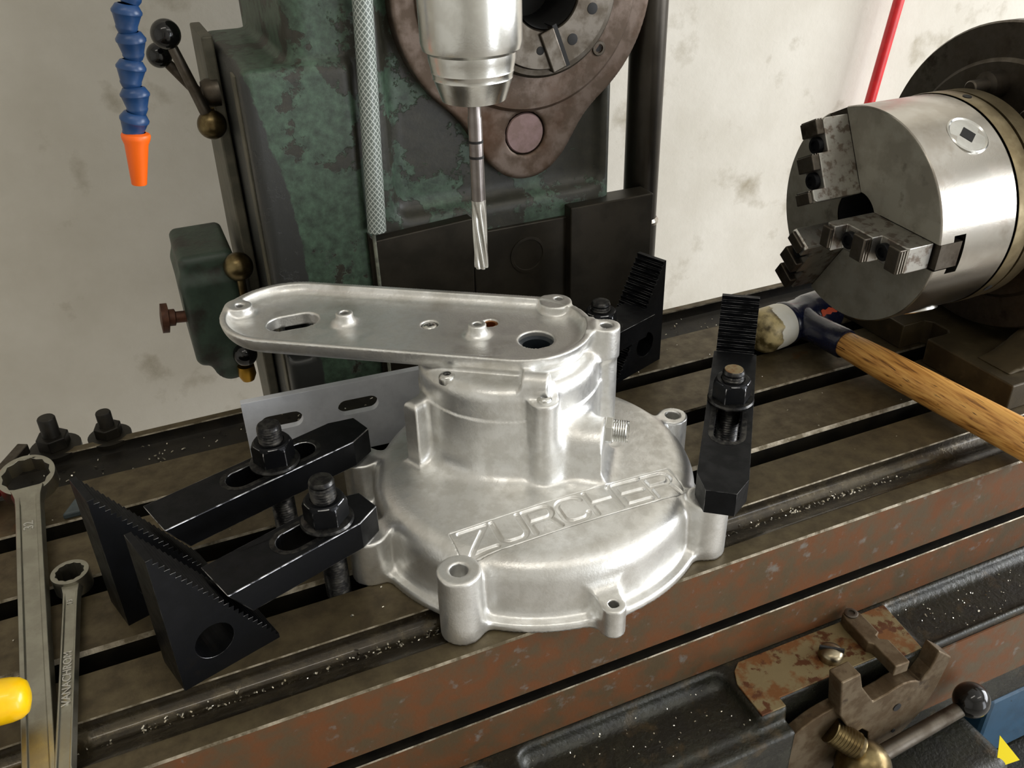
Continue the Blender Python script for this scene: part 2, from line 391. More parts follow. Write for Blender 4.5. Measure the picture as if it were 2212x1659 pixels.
def nets_obj(name, f, lo, hi, h, m, parent=None, angle=0):
    P, Q = nets(f, lo, hi, h)
    me = bpy.data.meshes.new(name); me.from_pydata((P * S).tolist(), [], Q.tolist()); me.materials.append(m)
    return link(name, me, parent, True, angle)

# ================================================================== THE ROOM
WX0, WX1, WY0, WY1, WZ0, WZ1 = -2200, 2600, -3000, 690, -1000, 1900
struct('wall_back', MB().box(WX0, WX1, WY1, WY1 + 120, WZ0, WZ1), PLASTER)
struct('wall_left', MB().box(WX0 - 120, WX0, WY0, WY1, WZ0, WZ1), ROOM)
b = MB(); y0, y1, z0, z1 = -2100, 0, -15, 1135          # window opening in the right-hand wall
b.box(WX1, WX1 + 120, WY0, y0, WZ0, WZ1); b.box(WX1, WX1 + 120, y1, WY1, WZ0, WZ1); b.box(WX1, WX1 + 120, y0, y1, WZ0, z0); b.box(WX1, WX1 + 120, y0, y1, z1, WZ1)
struct('wall_right', b, ROOM)
b = MB(); x0, x1, z1 = 1300, 2400, 1100                       # doorway in the front wall
b.box(WX0, x0, WY0 - 120, WY0, WZ0, WZ1); b.box(x1, WX1, WY0 - 120, WY0, WZ0, WZ1); b.box(x0, x1, WY0 - 120, WY0, z1, WZ1)
struct('wall_front', b, ROOM)
struct('floor', MB().box(WX0, WX1, WY0, WY1, WZ0 - 100, WZ0), FLOOR)
struct('ceiling', MB().box(WX0, WX1, WY0, WY1, WZ1, WZ1 + 100), ROOM)

# ================================================================== MILLING TABLE
# cross-section (y, z, material of the face that follows): 0 top, 1 worn edge, 2 slot, 3 gutter, 4 rusty front
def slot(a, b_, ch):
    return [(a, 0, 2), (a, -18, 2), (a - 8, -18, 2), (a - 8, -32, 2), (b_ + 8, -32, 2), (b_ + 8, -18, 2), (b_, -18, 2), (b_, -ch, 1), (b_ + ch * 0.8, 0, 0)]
prof = [(-60, -97, 4), (-80.7, -97, 4), (-80.7, -61.8, 1), (-80.1, -61, 2), (-66, -61, 2), (-66, -51, 2), (-80.7, -51, 4), (-80.7, -1.2, 1), (-79.3, -0.2, 0),
        (-66, -0.6, 3), (-63, -1.4, 3)] + [(-44.2 + 8.4 * math.cos(math.radians(a)), -2.4 + 8.4 * math.sin(math.radians(a)), 3) for a in (-110, -100, -90, -80, -70, -60, -50, -40, -30, -20, -10, 0)] + [(-35.4, -0.8, 1), (-34.7, 0, 0)]
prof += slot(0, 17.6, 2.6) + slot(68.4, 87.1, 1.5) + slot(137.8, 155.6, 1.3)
prof += [(202.7, 0, 2), (203, -8, 2), (207, -11, 2), (243, -11, 2), (247, -9.4, 2), (248.4, -6, 2), (248.6, -1, 1), (249.2, 0, 0), (256, 0, 2), (256, -97, 2)]
b = MB(); X0, X1 = -440, 640; n = len(prof)
b.v = [(X0, p[0], p[1]) for p in prof] + [(X1, p[0], p[1]) for p in prof]
for i in range(n):
    j = (i + 1) % n; b.f.append((i, j, j + n, i + n)); b.m.append(prof[i][2])
tri = tessellate_polygon([[Vector((p[0], p[1], 0)) for p in prof]])
for t in tri: b.f += [tuple(t), tuple(i + n for i in t)]; b.m += [2, 2]
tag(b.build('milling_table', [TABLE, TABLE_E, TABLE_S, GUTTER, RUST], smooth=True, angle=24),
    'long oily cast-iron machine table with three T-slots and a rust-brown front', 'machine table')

# ================================================================== CAST COVER
AX, AY = 12.0, 27.0                       # flange centre
HX, HY, HR = 12.4, 66.0, 63.4             # hub
OX, OY = 25.5, 50.5                       # arm frame origin, U along the arm, V across it
UX, UY, VX, VY = 0.818, -0.575, 0.575, 0.818
def uv2w(u, v): return (OX + u * UX + v * VX, OY + u * UY + v * VY)
BOSS = [(-75.8, -60.2, 13.3, 48.0, 5.6), (97.0, -60.0, 13.2, 41.8, 0), (133.7, 41.0, 10.9, 36.0, 5.4), (-111.5, 11.5, 13.0, 33.8, 0), (-94.0, 90.0, 13.0, 36.8, 0), (66.0, 136.0, 13.0, 41.8, 0)]
LET = (-68.0, 88.0, -49.5, -23.5)         # panel that carries the engraved name
def dome(x, y, z):
    r = np.hypot(x - AX, y - AY)
    top = z - (43.2 + (100 - np.clip(r, 45, 100)) * 0.055)
    return smax(r - (112.2 - 0.06 * z), top, 15.0)
def cover(x, y, z):
    r = np.hypot(x - AX, y - AY)
    d = dome(x, y, z)
    ins = np.maximum(np.maximum(LET[0] - x, x - LET[1]), np.maximum(LET[2] - y, y - LET[3]))
    d = np.maximum(d, -np.maximum(ins, -(d + 2.4)) - 0.0)
    d = smin(d, smax(r - 119.3, z - 5.5, 3.0), 5.0)
    for bx, by, br, bh, hr in BOSS:
        d = smin(d, smax(np.hypot(x - bx, y - by) - br, z - bh, 1.6), 8.0)
    # small lug with a threaded hole on the near rim
    lg = smax(cap2(x, y, 7.5, -84, 6.0, -98.5) - 7.6, z - 21, 1.5); d = smin(d, lg, 9.0)
    # hub, cap and what grows out of it
    hc = np.hypot(x - HX, y - HY) - HR
    d = smin(d, np.maximum(hc, np.abs(z - 60) - 31.0), 15.0)
    cap = smax(hc + 0.9, np.abs(z - 96) - 17.5, 10.0); d = np.minimum(d, cap)
    ca, sa = math.cos(math.radians(-24)), math.sin(math.radians(-24))
    rx, ry = (x + 54) * ca - (y - 60) * sa, (x + 54) * sa + (y - 60) * ca
    rib = smax(np.maximum(np.abs(rx) - 11.5, np.abs(ry) - 6.0), np.abs(z - 66) - 26.5, 5.0); d = smin(d, rib, 6.0)
    post = smax(np.hypot(x - 8.2, y - 0.5) - 9.6, np.abs(z - 74) - 33, 1.5); d = smin(d, post, 6.0)
    u = (x - OX) * UX + (y - OY) * UY; v = (x - OX) * VX + (y - OY) * VY
    # side boss of the threaded fitting
    fv = v + 32.5
    blk = smax(np.maximum(np.maximum(np.abs(fv) - 18, np.abs(u - 22) - 30), np.abs(z - 62) - 22), np.hypot(fv, np.maximum(z - 64, 0)) - 18.5, 3.0)
    d = smin(d, blk, 11.0)
    # arm
    q = np.hypot(u - np.clip(u, -179, -10), v - 6.0) - 47.5
    arm = smax(smax(q, z - 128, 0.5), 112.5 - z, 18.0); d = smin(d, arm, 5.0)
    ear = smax(cap2(u, v, 22, 13.5, 46, 13.5) - 8.2, np.abs(z - 118) - 10, 1.0); d = smin(d, ear, 7.0)
    d = smin(d, smax(np.hypot(u - 46, v - 13.5) - 8.0, np.abs(z - 85) - 43, 1.0), 5.0)
    d = smin(d, smax(np.hypot(u - 6, v - 45) - 11.3, np.abs(z - 120.5) - 7.5, 1.0), 2.0)
    d = smax(d, -smax(q + 4.2, 121.5 - z, 10.0), 0.6)
    for bu, bv, br, bt, k in ((-216.5, 6.5, 8.6, 128.0, 5.0), (-136.0, 3.5, 6.0, 130.0, 7.0), (-40.0, 0.7, 6.2, 130.0, 7.0), (6.0, 46.5, 11.0, 128.0, 3.0)):
        d = smin(d, smax(np.hypot(u - bu, v - bv) - br, np.abs(z - (bt + 114) / 2) - (bt - 114) / 2, 1.0), k)
    # clevis lug over the post
    lug = smax(np.hypot(v + 45.5, z - 115.5) - 7.2, np.abs(u - 8.5) - 8.0, 1.0); d = smin(d, lug, 5.0)
    lgb = smax(np.abs(u - 8.5) - 7.6, np.hypot(v + 45, np.maximum(np.abs(z - 108) - 8, 0)) - 5, 1.0); d = smin(d, lgb, 3.0)
    d = np.maximum(d, -np.maximum(np.hypot(v + 45.5, z - 115.5) - 2.2, np.abs(u + 1) - 6))
    # openings
    hol = np.maximum(cap2(u, v, -180, -4, -168, 4) - 11.2, 100 - z)
    hol = np.minimum(hol, np.maximum(np.hypot(u - 0.5, v - 0.3) - 12.1, 96 - z))
    for hu, hv, hr, hz in ((-76.7, 10.5, 6.2, 116), (-35.5, 19.3, 5.6, 108), (46, 13.5, 4.3, 104), (-216.5, 6.5, 3.0, 116), (-136, 3.5, 3.0, 119), (-40, 0.7, 3.0, 119), (8.0, 50.0, 3.2, 119)):
        hol = np.minimum(hol, np.maximum(np.hypot(u - hu, v - hv) - hr, hz - z))
    for bx, by, br, bh, hr in BOSS:
        if hr: hol = np.minimum(hol, np.maximum(np.hypot(x - bx, y - by) - hr, bh - 16 - z))
    hol = np.minimum(hol, np.maximum(np.hypot(x - 6.0, y + 98.5) - 3.3, 6 - z))
    d = np.maximum(d, -hol)
    return np.maximum(d, 0.0 - z)

cv = thing('engine_cover', 'bright cast aluminium engine cover with engraved name and a long tray-like arm', 'engine cover', (AX, AY, 0))
nets_obj('casting', cover, (-178, -112, -2.5), (152, 216, 133), 1.1, ALU, cv)

# engraved name panel, set flush in the dome
def strokes():
    W, H = 17.4, 20.0; r = 0.0; G = {}
    def arc(cx, cy, rx, ry, a0, a1, n=9): return [(cx + rx * math.cos(math.radians(a0 + (a1 - a0) * i / n)), cy + ry * math.sin(math.radians(a0 + (a1 - a0) * i / n))) for i in range(n + 1)]
    G['Z'] = [[(0, H), (W, H), (0, 0), (W, 0)]]
    G['U'] = [[(0, H), (0, 6)] + arc(6, 6, 6, 6, 180, 270) + arc(W - 6, 6, 6, 6, 270, 360) + [(W, H)]]
    G['R'] = [[(0, 0), (0, H), (W - 5, H)] + arc(W - 5, H - 5, 5, 5, 90, -90) + [(0, H - 10)], [(W - 7, H - 10), (W - 3, H - 12), (W, 0)]]
    G['C'] = [arc(W - 6, H - 6, 6, 6, 22, 90) + arc(6, H - 6, 6, 6, 90, 180) + arc(6, 6, 6, 6, 180, 270) + arc(W - 6, 6, 6, 6, 270, 338)]
    G['H'] = [[(0, 0), (0, H)], [(W, 0), (W, H)], [(0, H / 2), (W, H / 2)]]
    G['E'] = [[(W, H), (0, H), (0, 0), (W, 0)], [(0, H / 2), (W - 1, H / 2)]]
    out = []; x = -63.0
    for ch in 'ZURCHER':
        for pl in G[ch]: out.append([(x + p[0], -46.3 + p[1]) for p in pl])
        x += W + 4.15
    return out
def name_panel():
    h = 0.42; xs = np.arange(LET[0] - 0.6, LET[1] + 0.6, h); ys = np.arange(LET[2] - 0.6, LET[3] + 0.6, h)
    X, Y = np.meshgrid(xs, ys, indexing='ij')
    lo = np.full(X.shape, 0.0); hi = np.full(X.shape, 60.0)
    for _ in range(26):
        m = (lo + hi) / 2; ins = dome(X, Y, m) < 0; lo = np.where(ins, m, lo); hi = np.where(ins, hi, m)
    D = np.full(X.shape, 1e3)
    for pl in strokes():
        for p, q in zip(pl, pl[1:]):
            if p != q: D = np.minimum(D, cap2(X, Y, p[0], p[1], q[0], q[1]))
    Z = lo + 0.10 - 1.5 * np.clip((1.85 - D) / 0.6, 0, 1)
    ok = lo > 20
    brd = np.zeros(X.shape, bool); brd[0] = brd[-1] = True; brd[:, 0] = brd[:, -1] = True
    Z = np.where(brd, Z - 1.6, Z)
    ny = len(ys); idx = np.arange(X.size).reshape(X.shape)
    q = np.stack([idx[:-1, :-1], idx[1:, :-1], idx[1:, 1:], idx[:-1, 1:]], -1).reshape(-1, 4)
    k = (ok[:-1, :-1] & ok[1:, :-1] & ok[1:, 1:] & ok[:-1, 1:]).reshape(-1); q = q[k]
    P = np.stack([X, Y, Z], -1).reshape(-1, 3)
    used, inv = np.unique(q, return_inverse=True); P = P[used]; q = inv.reshape(-1, 4)
    me = bpy.data.meshes.new('name_panel'); me.from_pydata((P * S).tolist(), [], q.tolist()); me.materials.append(ALU)
    o = link('name_panel', me, cv, True, 0); o['label'] = 'panel with the engraved name ZURCHER'
name_panel()

def button_screw(M, parent, r=5.6):
    hd = MB().lathe([(r, -3), (r, 0.4), (r * 0.93, 1.6), (r * 0.75, 2.6), (r * 0.5, 3.0), (r * 0.46, 1.4), (0, 1.2)], M, 28).build('socket_screw', CHROME, parent, angle=30)
    hd['label'] = 'shiny socket screw'
    MB().prism(circle(0, 0, r * 0.44, 6), 0.6, 1.5, M).build('socket', DARK, hd, smooth=False)
for (x, y), z in ((uv2w(-76.7, 10.5), 118.5), (uv2w(-50.5, -42.5), 112.2)):
    button_screw(Matrix.Translation((x, y, z)), cv)
button_screw(Matrix.Translation((8.2, 0.5, 106.4)), cv, 5.2)
x, y = uv2w(0.5, 0.3)
MB().lathe([(12.05, 118), (9.8, 116.5), (9.0, 112), (9.2, 109), (7.6, 108), (7.4, 100), (0, 100)], Matrix.Translation((x, y, 0)), 36).build('bearing_seal', SEAL, cv)
x, y = uv2w(-35.5, 19.3)
MB().lathe([(5.5, 119.6), (5.4, 120.4), (3.9, 120.4), (3.9, 110), (0, 110)], Matrix.Translation((x, y, 0)), 24).build('bushing', COPPER, cv)
x, y = uv2w(51.8, -29.5); M = along((x, y, 74), (UX, UY, 0))
ft = MB().prism(circle(0, 0, 9.4, 6, 0.3), 0, 5.0, M).build('fitting_hex', CHROME, cv, smooth=False, bevel=0.5)
ft['label'] = 'hexagonal pipe fitting'
pr = [(7.6, 5.0)]
for k in range(6): pr += [(7.6, 6 + k * 1.5), (6.9, 6.7 + k * 1.5)]
pr += [(7.2, 15.4), (4.4, 15.4), (4.2, 8), (0, 8)]
MB().lathe(pr, M, 30).build('fitting_thread', CHROME, ft, angle=25)

# ================================================================== CLAMPING SET
def clamp_strap(label, stud, deg, top, thick, heel, nose, s0, s1):
    """flat strap with a long slot; local x runs to the nose, heel end slanted like the step block"""
    hw = 16.3; M = rotz((stud[0], stud[1], 0), deg)
    pl = [(heel, -hw), (nose - 17, -hw), (nose, -9.5), (nose, 9.5), (nose - 17, hw), (heel, hw)]
    hole = stadium(s0, 0, s1, 0, 8.9)
    b = MB(); b.prism(pl, top - thick, top, M, [hole[::-1]])
    inv = M.inverted(); nv = []
    for p in b.v:
        q = inv @ Vector(p)
        if abs(q.x - heel) < 0.01 and q.z < top - 1: q.x += thick * 0.62
        nv.append(tuple(M @ q))
    b.v = nv
    r = thing('clamp_strap', label, 'clamp strap', (stud[0], stud[1], top - thick), 'clamp straps holding the cover')
    o = b.build('strap_body', [BLACK, BLACK_E], r, smooth=False, bevel=0.9, bmat=1)
    # rubbed ring around the slot
    ring = MB().prism(stadium(s0, 0, s1, 0, 12.6), top - 0.3, top + 0.12, M, [stadium(s0, 0, s1, 0, 9.3)[::-1]])
    ring.build('rubbed_ring', BLACK_W, r, smooth=False)
    return r
def step_block(label, heel, deg, near=True, w=29.0):
    """right-angled wedge with a toothed slope and a cross hole; local x runs from the upright back to the toe"""
    M = rotz((heel[0], heel[1], 0), deg) @ Matrix(((1, 0, 0, 0), (0, 0, -1, 0), (0, 1, 0, 0), (0, 0, 0, 1)))
    n = 25; pl = [(0, 0), (60, 0), (60, 3.5)]
    for i in range(n):
        z = 3.5 + 93.5 * i / n; x = 60 - 57.0 * i / n
        pl += [(x - 2.28 * 1.0, z + 0.2), (x - 2.28 * 0.62, z + 3.74)]
    pl += [(2.4, 97.0), (0, 97.0)]
    hole = circle(23.0, 24.0, 11.6, 36)[::-1]
    y0, y1 = (0, w) if near is True else near
    r = thing('step_block', label, 'step block', tuple(M @ Vector((30, 0, -(y0 + y1) / 2))), 'toothed wedge blocks under the straps')
    b = MB(); b.prism(pl, -y1, -y0, M, [hole])
    b.build('wedge_body', [BLACK, BLACK_E], r, smooth=False, bevel=0.35, bseg=1, bmat=1)
    return r
def clamp_stud(label, x, y, top):
    pr = [(0, -28), (8, -28), (8, -6)]
    z = -5.0
    while z < top - 3: pr += [(8.0, z), (7.1, z + 1.0)]; z += 2.0
    pr += [(7.9, top - 2.4), (7.2, top - 0.5), (6.6, top), (0, top)]
    o = MB().lathe(pr, Matrix.Translation((x, y, 0)), 28).build('clamp_stud', BLACK_W, angle=30, loc=(x, y, -28))
    return tag(o, label, 'stud', 'clamping studs')
def flange_nut(label, x, y, z, rot):
    r = thing('flange_nut', label, 'nut', (x, y, z), 'flange nuts on the clamps')
    M = Matrix.Translation((x, y, z))
    MB().lathe([(8.3, 0), (16.4, 0), (16.6, 1.2), (15.8, 2.6), (13.0, 3.4), (8.3, 3.4)], M, 40).build('flange', BLACK_W, r, angle=30)
    # hexagon with domed (chamfered) top
    seg = 48; R = 12.0 / math.cos(math.pi / 6)
    def hexr(a): return 12.0 / math.cos(((a + math.pi / 6) % (math.pi / 3)) - math.pi / 6)
    secs = []
    for zz, lim in ((3.0, 99), (14.0, 99), (15.6, 13.3), (17.2, 12.2), (18.0, 11.0)):
        secs.append([(min(hexr(a), lim) * math.cos(a + rot), min(hexr(a), lim) * math.sin(a + rot), zz) for a in (2 * math.pi * i / seg for i in range(seg))])
    b = MB(); b.loft(secs, M, cap=False)
    n = len(b.v); inner = [(8.2 * math.cos(2 * math.pi * i / seg + rot), 8.2 * math.sin(2 * math.pi * i / seg + rot), 18.0) for i in range(seg)]
    inner2 = [(p[0], p[1], 14.0) for p in inner]
    b.v += [tuple(M @ Vector(p)) for p in inner + inner2]
    for i in range(seg):
        j = (i + 1) % seg; b.f.append((n - seg + i, n - seg + j, n + j, n + i)); b.m.append(0)
        b.f.append((n + i, n + j, n + seg + j, n + seg + i)); b.m.append(0)
    b.build('hexagon', [BLACK, BLACK_E], r, smooth=False, bevel=0.35, bseg=1, bmat=1)
    return r

clamp_strap('short black clamp strap beside the wedge block that shows its round hole', (-135.4, 8.8), 19.4, 54, 20, -76, 30, -26, 4)
step_block('toothed black wedge block in front, its round hole facing the camera', (-235.9, -37.4), 17.5)
clamp_stud('black threaded stud through the short clamp strap', -135.4, 8.8, 86)
flange_nut('black flange nut tightened on the short clamp strap', -135.4, 8.8, 54.15, 0.28)

clamp_strap('long black clamp strap reaching under the arm beside the slotted bracket', (-153.3, 77.7), 18.3, 58.6, 20, -84, 68, -26, 20.5)
step_block('toothed black wedge block behind the front wedge, next to the spanners', (-261.9, 29.6), 18.3)
clamp_stud('black threaded stud in front of the slotted aluminium bracket', -153.3, 77.7, 89)
flange_nut('black flange nut on the long clamp strap', -153.3, 77.7, 58.75, 0.45)

clamp_strap('black clamp strap between the mallet head and the end of the engraved name', (160.0, 8.8), 231.8, 60.5, 17.5, -71, 110, -6, 45.5)
step_block('toothed black wedge block standing right against the white mallet face', (221.5, 87.3), 231.8, near=(-14.5, 14.5))
STUD_R = clamp_stud('rusty-topped threaded stud through the strap beside the mallet', 160.0, 8.8, 86)
MB().lathe([(6.5, 0), (6.4, 0.25), (0, 0.3)], Matrix.Translation((160, 8.8, 86)), 24).build('rusty_end', RUST2, STUD_R)
flange_nut('black flange nut on the strap beside the mallet', 160.0, 8.8, 60.65, 0.1)

clamp_strap('black clamp strap mostly hidden behind the cover hub', (128.6, 146.7), 200.5, 60.5, 17.5, -52, 62, -10, 30)
step_block('toothed black wedge block at the back, against the white wall', (205.5, 172.0), 200.5, near=(-29.0, 0.0))
clamp_stud('black threaded stud rising behind the cover ear', 128.6, 146.7, 86)
flange_nut('black flange nut behind the cover ear', 128.6, 146.7, 60.65, 0.3)

# slotted bracket plate standing on edge
r = thing('slotted_bracket', 'flat grey aluminium bracket with two oblong slots standing on edge behind the clamps', 'bracket', (-90, 158, 0))
M = fr((-162.8, 157.0, 0), (0.9975, -0.07, 0), (0.07, 0.9975, 0))   # local z points away from the camera
M = M @ Matrix(((1, 0, 0, 0), (0, -1, 0, 0), (0, 0, 1, 0), (0, 0, 0, 1)))
pl = [(0, 0), (150, 0), (150, 61.5), (0, 61.5)]
MB().prism(pl, 0, 6.0, M, [stadium(17.5, 40, 36, 40, 6.4)[::-1], stadium(75.5, 40.5, 94, 40.5, 6.4)[::-1]]).build('plate', ALU_M, r, smooth=False, bevel=0.5)

# ================================================================== MACHINE COLUMN
cm = thing('milling_machine', 'green painted milling machine column with flaking paint behind the table', 'milling machine', (60, 390, -160))
def column(x, y, z):
    d = rbox(x, y, z, -66, 224, 300, 540, -1100, 700, 16)
    d = smin(d, rbox(x, y, z, -107, -20, 292, 500, -1100, 264, 7), 9.0)
    d = smax(d, -rbox(x, y, z, 8, 212, 200, 314, 124, 900, 14), 8.0)
    d = smax(d, -rbox(x, y, z, -104, -84, 250, 330, 12, 62, 3), 3.0)
    return d
nets_obj('column_casting', column, (-116, 282, -160), (234, 552, 710), 3.3, GREEN, cm)
# slideway pads under the spindle
way = MB(); way.prism([(-23, -200), (68, -200), (74, 119), (-17, 114), (-23, 122)], 0, 22, fr((0, 288, 0), (1, 0, 0), (0, 1, 0)) @ Matrix.Diagonal((1, -1, 1, 1))); way.build('slideway', WAY, cm, smooth=False, bevel=1.2)
way = MB(); way.box(76, 176, 296, 312, -200, 101); w2 = way.build('slideway', WAY, cm, smooth=False, bevel=1.2)
MB().lathe([(18, 0), (18, 1.6), (15.5, 1.8), (15, 0.6), (0, 0.6)], along((131, 296.5, 70), (0, -1, 0)), 40).build('plug', WAY, w2)
way = MB(); way.box(172, 262, 287, 312, -200, 112); way.build('slideway', WAY, cm, smooth=False, bevel=1.2)
# spindle flange with its lug
def ring(x, y, z):
    q = smin(np.hypot(x - 136.5, z - 305) - 118.6, np.hypot(x - 133, z - 184) - 41, 42.0)
    d = smax(q, np.abs(y - 311) - 12, 2.5)
    d = smax(d, -(np.hypot(x - 138, z - 304) - 62), 1.5)
    return np.maximum(d, -np.maximum(np.hypot(x - 132, z - 184.5) - 19.4, y - 307))
fl = nets_obj('spindle_flange', ring, (10, 296, 136), (262, 326, 432), 2.2, FLANGE, cm)
MB().lathe([(18.2, -8), (18.2, 0.4), (17.2, 1.4), (0, 1.6)], along((132, 301, 184.5), (0, -1, 0)), 40).build('lug_pin', mat('pink_worn_pin', (122, 100, 98), (108, 88, 82), rough=0.4, metal=0.6, scale=60), fl)
SX, SZ = 138.0, 304.0
Ms = along((SX, 300, SZ), (0, -1, 0))
MB().lathe([(100, -2), (100, 3), (97, 6), (70, 7), (67, 6)], Ms, 96).build('bearing_cap', FLANGE, cm)
ns = MB().lathe([(67, 0), (67, 26), (64.5, 29), (60, 29.5), (58.5, 34), (29.5, 34), (27, 30), (22, -20), (0, -20)], Ms, 96).build('spindle_nose', STEEL_D, cm)
MB().lathe([(27.2, 33.4), (23, -10), (0, -10)], Ms, 64).build('taper_bore', DARK, ns)
for a, rr in ((-58, 4.6), (-98, 3.4), (-20, 4.6), (200, 4.6)):
    t = math.radians(a); MB().lathe([(rr, 33.6), (rr, 34.4), (rr * 0.92, 34.5), (0, 34.5)], along((SX + 44 * math.cos(t), 300, SZ + 44 * math.sin(t)), (0, -1, 0)), 20).build('bolt_hole', DARK, ns)
t = math.radians(-82)
kb = MB().box(-7, 7, -26, 26, 28, 36.5, Ms); kM = fr((SX + 44 * math.cos(t), 300, SZ + 44 * math.sin(t)), (0.93, 0, 0.36), (0, -1, 0))
kb = MB().box(-8, 5, -17, 17, 20, 37, kM); kb.build('drive_key', STEEL_D, ns, smooth=False, bevel=1.0)
MB().box(5, 9, -18, 18, 20, 34.8, kM).build('key_slot', DARK, ns, smooth=False)
for a in (-40, 30, 215):
    t = math.radians(a); P = (SX + 82 * math.cos(t), 294, SZ + 82 * math.sin(t))
    s_ = MB().lathe([(6.5, -2), (6.5, 1.2), (5.8, 2.0), (3.8, 2.0), (3.6, 0), (0, 0)], along(P, (0, -1, 0)), 24).build('cap_screw', STEEL_D, cm)
    MB().prism(circle(0, 0, 3.4, 6), 0.2, 0.6, along(P, (0, -1, 0))).build('socket', DARK, s_, smooth=False)
# side plate, levers and the feed box on the left flank
sp = MB().prism([(396, -140), (470, -140), (506, 60), (484, 274), (402, 274), (390, 60)], -118.5, -109, Matrix(((0, 0, 1, 0), (1, 0, 0, 0), (0, 1, 0, 0), (0, 0, 0, 1))))
sp = sp.build('side_plate', GREEN3, cm, smooth=False, bevel=1.5)
st = MB().prism([(312, -140), (330, -140), (330, 258), (312, 258)], -108.6, -106, Matrix(((0, 0, 1, 0), (1, 0, 0, 0), (0, 1, 0, 0), (0, 0, 0, 1)))); st.build('side_strip', GREEN3, cm, smooth=False, bevel=0.8)
for hub, ball, rb in (((-124, 392, 204), (-146.5, 388, 281), 12.0), ((-119, 416, 214), (-153.5, 414, 261), 10.5)):
    lv = MB().sphere(hub, 12.5).build('lever_hub', BRASS, cm)
    MB().tube([hub, ball], [5.2, 4.0]).build('lever_arm', STEEL_D, lv)
    MB().sphere(ball, rb).build('lever_ball', BAKELITE, lv)
MB().lathe([(12, 0), (12, 10), (10, 14), (0, 14)], along((-112, 404, 228), (-1, 0, 0)), 28).build('lever_socket', STEEL_D, cm)
def feedbox(x, y, z):
    d = rbox(x, y, z, -178, -128, 380, 470, 58, 92, 7)
    d = smin(d, rbox(x, y, z, -181 , -126, 376, 470, -20, 72, 9), 8)
    return smin(d, smax(np.hypot(x + 150, z + 22) - 17, np.abs(y - 400) - 22, 3), 8)
fb = nets_obj('feed_box', feedbox, (-190, 368, -46), (-104, 480, 100), 2.5, GREEN2, cm)
MB().lathe([(0, -2), (5.5, -2), (5.5, 9), (8, 10), (8, 15), (14, 16), (14, 22), (5, 23), (0, 23)], along((-181, 392, 31), (-1, 0, 0.12)), 24).build('adjusting_knob', mat('rusty_knob', (92, 58, 40), (72, 44, 30), rough=0.55, metal=0.5, scale=90), fb)
lv = MB().sphere((-127, 372, 79), 13.5).build('lever_hub', BRASS, cm)
MB().tube([(-127, 370, 72), (-128, 366, 30), (-132, 366, -4)], [4.2, 4.0, 4.0]).build('lever_arm', BRASS, lv)
MB().sphere((-137, 366, -8), 11.5).build('lever_ball', BAKELITE, lv)
MB().lathe([(0, 0), (8, 0), (8.6, 10), (6, 16), (0, 16)], along((-138, 374, -24), (0, 0, -1)), 24).build('brass_tip', GOLD, fb)

# upright tube beside the column
TUBE = mat('smooth_dark_tube', (62, 58, 52), (54, 50, 44), rough=0.34, metal=0.9, scale=20)
up = MB(); up.tube([(273, 330, -40), (273, 330, 70)], 18.4, 28); o = up.build('upright_tube', WAY, angle=50, loc=(273, 330, -40)); tag(o, 'dark upright steel tube between the column and the white wall', 'pipe')
MB().tube([(273, 330, 70), (273, 330, 560)], 17.4, 28).build('tube_shaft', TUBE, o, angle=50)
MB().lathe([(17.6, 0), (19.6, 1), (19.8, 4), (17.6, 7)], Matrix.Translation((273, 330, 66)), 32).build('collar', STEEL, o)

# braided hose hanging in front of the column
pts = [(-5, 286, 420), (-6.5, 286, 330), (-9, 287, 260), (-12.5, 286, 190), (-15.5, 285, 124)]
b = MB(); seg = 28; nk = 60; secs = []; P = [Vector(p) for p in pts]
def hose_at(t):
    k = min(int(t * 4), 3); f = t * 4 - k; return P[k].lerp(P[k + 1], f)
for i in range(nk + 1):
    c = hose_at(i / nk); secs.append([(c.x + 8.0 * math.cos(2 * math.pi * j / seg), c.y + 8.0 * math.sin(2 * math.pi * j / seg), c.z) for j in range(seg)])
b.loft(secs)
o = b.build('braided_hose', BRAID, loc=(-15.5, 285, 124)); tag(o, 'clear hose with white braiding hanging in front of the green column', 'hose')
uvl = o.data.uv_layers.new(name='UVMap')
for pl in o.data.polygons:
    js = [(o.data.loops[li].vertex_index % seg, o.data.loops[li].vertex_index // seg) for li in pl.loop_indices]
    mxj = max(j for j, k in js)
    for li, (j, k) in zip(pl.loop_indices, js):
        uvl.data[li].uv = (((seg if (j == 0 and mxj == seg - 1) else j)) / seg, k / nk)
o = MB().tube([(-19, 284, 122), (-18.4, 284, 60), (-18, 284, -60)], 1.6, 8).build('hanging_cord', mat('grey_cord', (120, 122, 106), (90, 92, 80), rough=0.7, scale=200), loc=(-18, 284, -60))
tag(o, 'thin pale cord hanging below the braided hose', 'cord')

# ================================================================== TOOL: collet chuck and reamer
RX, RY = -1.3, 75.0
r = thing('collet_chuck', 'shiny turned collet chuck hanging point-down above the cover', 'tool chuck', (RX, RY, 277))
M = Matrix.Translation((RX, RY, 277))
MB().lathe([(0, 0), (15.5, 0), (19.0, 1.0), (23.2, 13), (23.6, 13.6), (23.4, 14.6), (24.2, 17), (24.4, 17.6), (24.2, 18.4), (25.6, 24), (25.8, 28)], M, 64).build('collet_nut', CHROME, r, angle=30)
MB().lathe([(25.8, 28), (28.6, 30), (29.6, 34), (29.6, 71), (29.2, 72)], M, 64).build('chuck_body', CHROME, r, angle=30)
MB().lathe([(28.6, 72), (28.6, 73.2), (29.8, 73.6), (29.8, 140), (0, 140)], M, 64).build('chuck_shank', CHROME, r, angle=30)
r = thing('reamer', 'slim spiral-fluted reamer held in the collet chuck above the cover', 'reamer', (RX, RY, 170))
